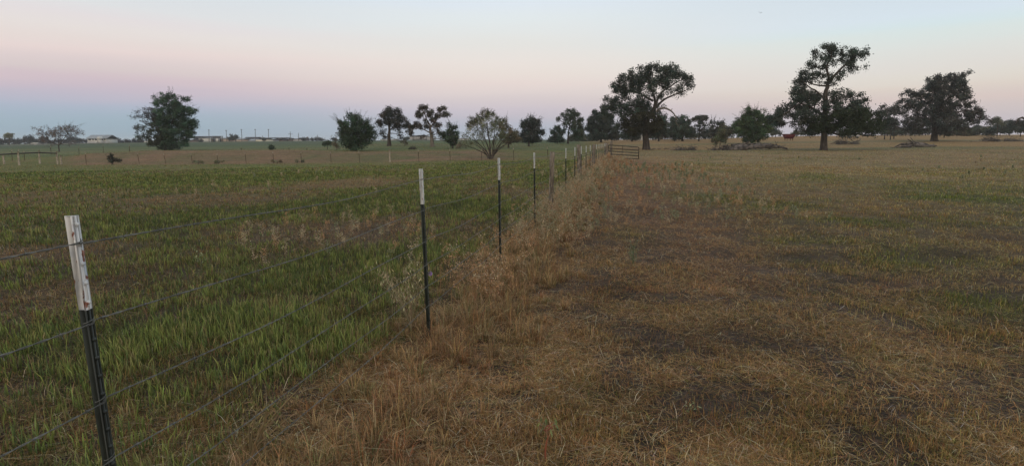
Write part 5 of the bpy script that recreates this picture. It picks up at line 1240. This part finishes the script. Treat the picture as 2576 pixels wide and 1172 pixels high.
h, w, he = building('barn', 'grey metal barn with shallow gable seen between the two open oaks', 'barn', 2, 350, 1528, 1735, 472, 432, 418, 26, M_greyw, M_roofm, 'front', .3,
                    windows=[(-.16, 0.1, 2.5, 6.0), (.22, .1, 2.5, 3.2)], wm=mat_noise('barn_door', (.27, .27, .28), (.32, .32, .33), .5, .6, .3))
for (u0, u1, z0, z1) in [(-.34, -.32, 0, 3.0), (.04, .06, 0, 3.0), (-.34, .4, 2.95, 3.15), (.3, .32, 0, 3.0)]:
    mb = MB(); mb.box((u0 * w, -.12, z0), (u1 * w, .0, z1)); mb.build('door_track', M_dark, h)
building('storage_shed', 'low white building glimpsed left of the compact dark oak', 'shed', 2, 360, 1235, 1400, 472, 462, 458, 8, M_white, M_roofm, 'gable', .3)
building('storage_shed', 'low white building glimpsed behind the narrow bushy tree', 'shed', 2, 360, 1990, 2130, 470, 455, 450, 8, M_white, M_roofm, 'gable', .3)
building('storage_shed', 'low white shed behind the back hedge right of the umbrella topped oak', 'shed', 0, 260, 1500, 1526, 349, 344.5, 343, 8, M_white, M_roofm, 'gable', .3)
building('storage_shed', 'small pale shed glimpsed under the left skirt of the spreading oak', 'shed', 0, 170, 1610, 1617, 348, 340, 338, 4, M_white, M_roofm, 'gable', .2)
building('storage_shed', 'long low white building mostly behind the ragged tree', 'shed', 0, 380, 360, 392, 358.5, 355, 353.8, 8, M_white, M_roofm, 'gable', .2)

# canopy on a stem beside the road
Bc = pt(90, 365, 290); Bc[2] = float(terrain(Bc[0], Bc[1])); r_ = empty('canopy', Bc, 'wide flat white canopy on a short central stem beside the far road', 'canopy')
mz_ = pt(90, 361, 290)[2] - Bc[2]
mb = MB(); mb.poly_prism([(-2.8, -1, mz_ - .1), (0, -1, mz_ + .35), (2.6, -1, mz_ - .05), (0, -1, mz_ - .25)], (0, 2, 0)); mb.build('canopy_roof', M_white, r_)
mb = MB(); mb.box((-.4, -.4, -.3), (.4, .4, mz_ - .1)); mb.build('stem', M_white, r_)

# road strip at the far left, a raised sheet following the field
mb = MB(); xs = np.linspace(-40, 285, 60); V = []
for px in xs:
    for k, dY in enumerate((0, 14)):
        Yr = 262 + (px / 285) * 30 + dY; p = pt(px, 366, Yr); V.append((p[0], Yr, float(terrain(p[0], Yr)) + .25))
Q = [(2 * i, 2 * i + 2, 2 * i + 3, 2 * i + 1) for i in range(len(xs) - 1)]
mb.add(V, Q); o = mb.build('road', M_road); tag(o, 'pale strip of road along the far left field', None, None, 'structure')

# red feed hopper
c7 = lambda x, y: (1900 * .98 + x * .1293, 284.2 + y * .1293)
Yh = 126; a = pt(*c7(880, 418), Yh); b = pt(*c7(1085, 418), Yh); c = pt(*c7(1045, 505), Yh); d = pt(*c7(915, 505), Yh); Bh = (c + d) / 2; Bh[2] = float(terrain(Bh[0], Bh[1]))
r_ = empty('feed_hopper', Bh, 'faded red tapered steel hopper standing in the far pasture left of the tall oak', 'hopper')
a, b, c, d = [q_ - Bh for q_ in (a, b, c, d)]; dp = np.array([0, 1.6, 0]); e_ = np.array([0, .35, 0])
mb = MB(); V = [d + e_, c + e_, c + dp - e_, d + dp - e_, a, b, b + dp, a + dp]
mb.add(V, [(0, 3, 2, 1), (0, 1, 5, 4), (1, 2, 6, 5), (2, 3, 7, 6), (3, 0, 4, 7), (4, 5, 6, 7)]); mb.build('hopper_bin', M_red, r_)
mb = MB(); mb.box(tuple(a + [-.05, -.06, -.02]), tuple(b + dp + [.05, .06, .09])); mb.build('rim', M_reddk, r_)
for p_ in (d + [.15, .3, 0], c + [-.15, .3, 0], c + [-.15, 1.3, 0], d + [.15, 1.3, 0]):
    mb = MB(); mb.tube([p_ + [0, 0, .15], [p_[0], p_[1], -.1]], [.06, .06], 6); mb.build('leg', M_reddk, r_)
mb = MB(); q1 = d * .55 + c * .45 - [0, .02, 0]; mb.tube([b * .88 + c * .12 - [.3, .05, .3], b * .3 + c * .7 - [.45, .0, 0]], [.05, .05], 6); mb.build('brace', M_reddk, r_)

# white pickup seen under the skirt of the tall oak
Yv = 140; Bv = pt(*c7(2250, 490), Yv); Bv[2] = float(terrain(Bv[0], Bv[1])); r_ = empty('pickup_truck', Bv, 'white pickup seen from the rear through the low limbs of the tall oak', 'truck')
mb = MB(); mb.poly_prism([(-1., 0, .45), (1., 0, .45), (1.02, 0, 1.1), (.95, 0, 1.2), (-.95, 0, 1.2), (-1.02, 0, 1.1)], (0, 5.2, 0)); mb.poly_prism([(-.88, 1.9, 1.2), (.88, 1.9, 1.2), (.72, 1.9, 1.86), (-.72, 1.9, 1.86)], (0, 1.8, 0)); mb.build('body', M_white, r_)
mb = MB(); mb.poly_prism([(-.74, 1.87, 1.28), (.74, 1.87, 1.28), (.62, 1.87, 1.76), (-.62, 1.87, 1.76)], (0, .05, 0)); mb.build('rear_window', M_dark, r_)
mb = MB(); mb.box((-.95, -.15, .42), (.95, -.01, .62)); mb.build('bumper', M_greyw, r_)
for sx_ in (-1, 1):
    mb = MB(); mb.box((sx_ * .9 - .07, -.03, .75), (sx_ * .9 + .07, .02, 1.12)); mb.build('tail_light', M_red, r_)
    for yy in (1.0, 4.2):
        mb = MB(); mb.tube([(sx_ * .72, yy, .36), (sx_ * 1.0, yy, .36)], [.37, .37], 16); mb.build('wheel', M_dark, r_)

# poles by the far buildings
PG = 'poles on the far skyline'


def pole(px, yt, yb, Y, kind, lab, lean=0):
    B = pt(px, yb, Y); T = pt(px + lean, yt, Y); gz = float(terrain(B[0], B[1])); T = T - B; B[2] = min(gz, B[2]); r_ = empty('light_pole' if kind == 'light' else 'utility_pole', B, lab, 'pole', PG)
    T[2] += 0; mb = MB(); mb.tube([(0, 0, -.3), T * .5, T], [.22, .19, .15] if kind != 'light' else [.2, .18, .16], 7); mb.build('pole', M_pole, r_)
    if kind == 'light':
        mb = MB(); mb.poly_prism([T + [-.5, -.3, -.1], T + [.5, -.3, -.1], T + [.4, -.3, .35], T + [-.4, -.3, .35]], (0, .6, 0)); mb.build('lamp_head', M_pole, r_)
    elif kind == 'cross':
        mb = MB(); mb.box(tuple(T + [-1.6, -.08, -1.9]), tuple(T + [1.6, .08, -1.7])); mb.build('crossarm', M_pole, r_)
        for u in (-1.4, 0, 1.4):
            mb = MB(); mb.tube([T + [u, 0, -1.7], T + [u, 0, -1.4]], [.07, .05], 6); mb.build('insulator', M_greyw, r_)


c8 = lambda x, y: (470.4 + x * .1446, 303.8 + y * .1446)
for x, yt, yb, kd, ln, lab in [(217, 212, 290, 'cross', 0, 'crossarm pole above the left corner of the warehouse'), (243, 243, 295, 'plain', 0, 'short stub pole beside the leftmost warehouse crossarm pole'),
                               (386, 168, 370, 'light', -6, 'tall light pole standing before the warehouse end wall'), (494, 212, 300, 'plain', 0, 'thin pole behind the shed between the first two light poles'),
                               (690, 174, 365, 'light', -8, 'light pole in front of the open shed beside the small tree'), (838, 178, 300, 'cross', 0, 'crossarm pole rising behind the round treetop of the shed'),
                               (957, 160, 360, 'light', -10, 'leaning light pole at the right end of the tan shed'), (1192, 158, 362, 'light', -6, 'light pole left of the long low cream building'),
                               (1310, 215, 300, 'cross', 0, 'crossarm pole over the low cream building'), (1420, 152, 340, 'light', -4, 'tallest light pole, right of the low cream building'),
                               (1797, 155, 310, 'cross', -3, 'tall crossarm pole behind the straight ridge roof'), (1940, 215, 350, 'plain', -2, 'pole in front of the last grey gabled house'),
                               (2266, 212, 305, 'cross', 0, 'last crossarm pole above the long dark tree mass')]:
    px, yt_ = c8(x, yt); _, yb_ = c8(x, yb); pole(px, yt_, min(yb_ + 2, 358), 395, kd, lab, ln * .1446)
pole(340, 339, 356, 395, 'cross', 'crossarm pole alone left of the ragged tree')
pole(57, 333, 341, 600, 'plain', 'thin mast on the horizon above the far left trees')
pole(845, 329, 350, 300, 'light', 'light pole just left of the dense evergreen tree')
# three distant birds
for k, (px, py) in enumerate([(1910, 31.6), (1913.3, 33.8), (1916.2, 32.6)]):
    P = pt(px, py, 72); mb = MB()
    s_ = .09
    mb.add([P + [-s_, 0, .05], P + [0, .05, 0], P + [0, -.06, 0], P + [s_, 0, .06], P + [0, .1, .01], P + [0, -.1, 0], P + [0, 0, .05], P + [0, 0, -.04]], None,
           [(0, 1, 2), (3, 2, 1), (4, 6, 5), (4, 5, 7)], (.05, .05, .05))
    o = mb.build('bird', M_pole, org=P); o.location = P
    tag(o, ['leftmost of three tiny dark birds high in the sky', 'lowest, middle one of three tiny birds high in the sky', 'rightmost of three tiny dark birds high in the sky'][k], 'bird', 'birds in the sky')
# ---------------------------------------------------------------- air
mb = MB(); mb.box((-2600, -2600, -3), (2600, 2600, 21))
hz = mb.build('haze', bpy.data.materials.new('haze_air')); tag(hz, 'thin morning haze over the far pasture', None, None, 'stuff')
hm = hz.data.materials[0]; hm.use_nodes = True; ht = hm.node_tree; ht.nodes.clear()
pv = ht.nodes.new('ShaderNodeVolumePrincipled'); pv.inputs['Color'].default_value = (.94, .96, 1, 1); pv.inputs['Density'].default_value = .00026; pv.inputs['Anisotropy'].default_value = .0
ho = ht.nodes.new('ShaderNodeOutputMaterial'); ht.links.new(pv.outputs[0], ho.inputs['Volume'])
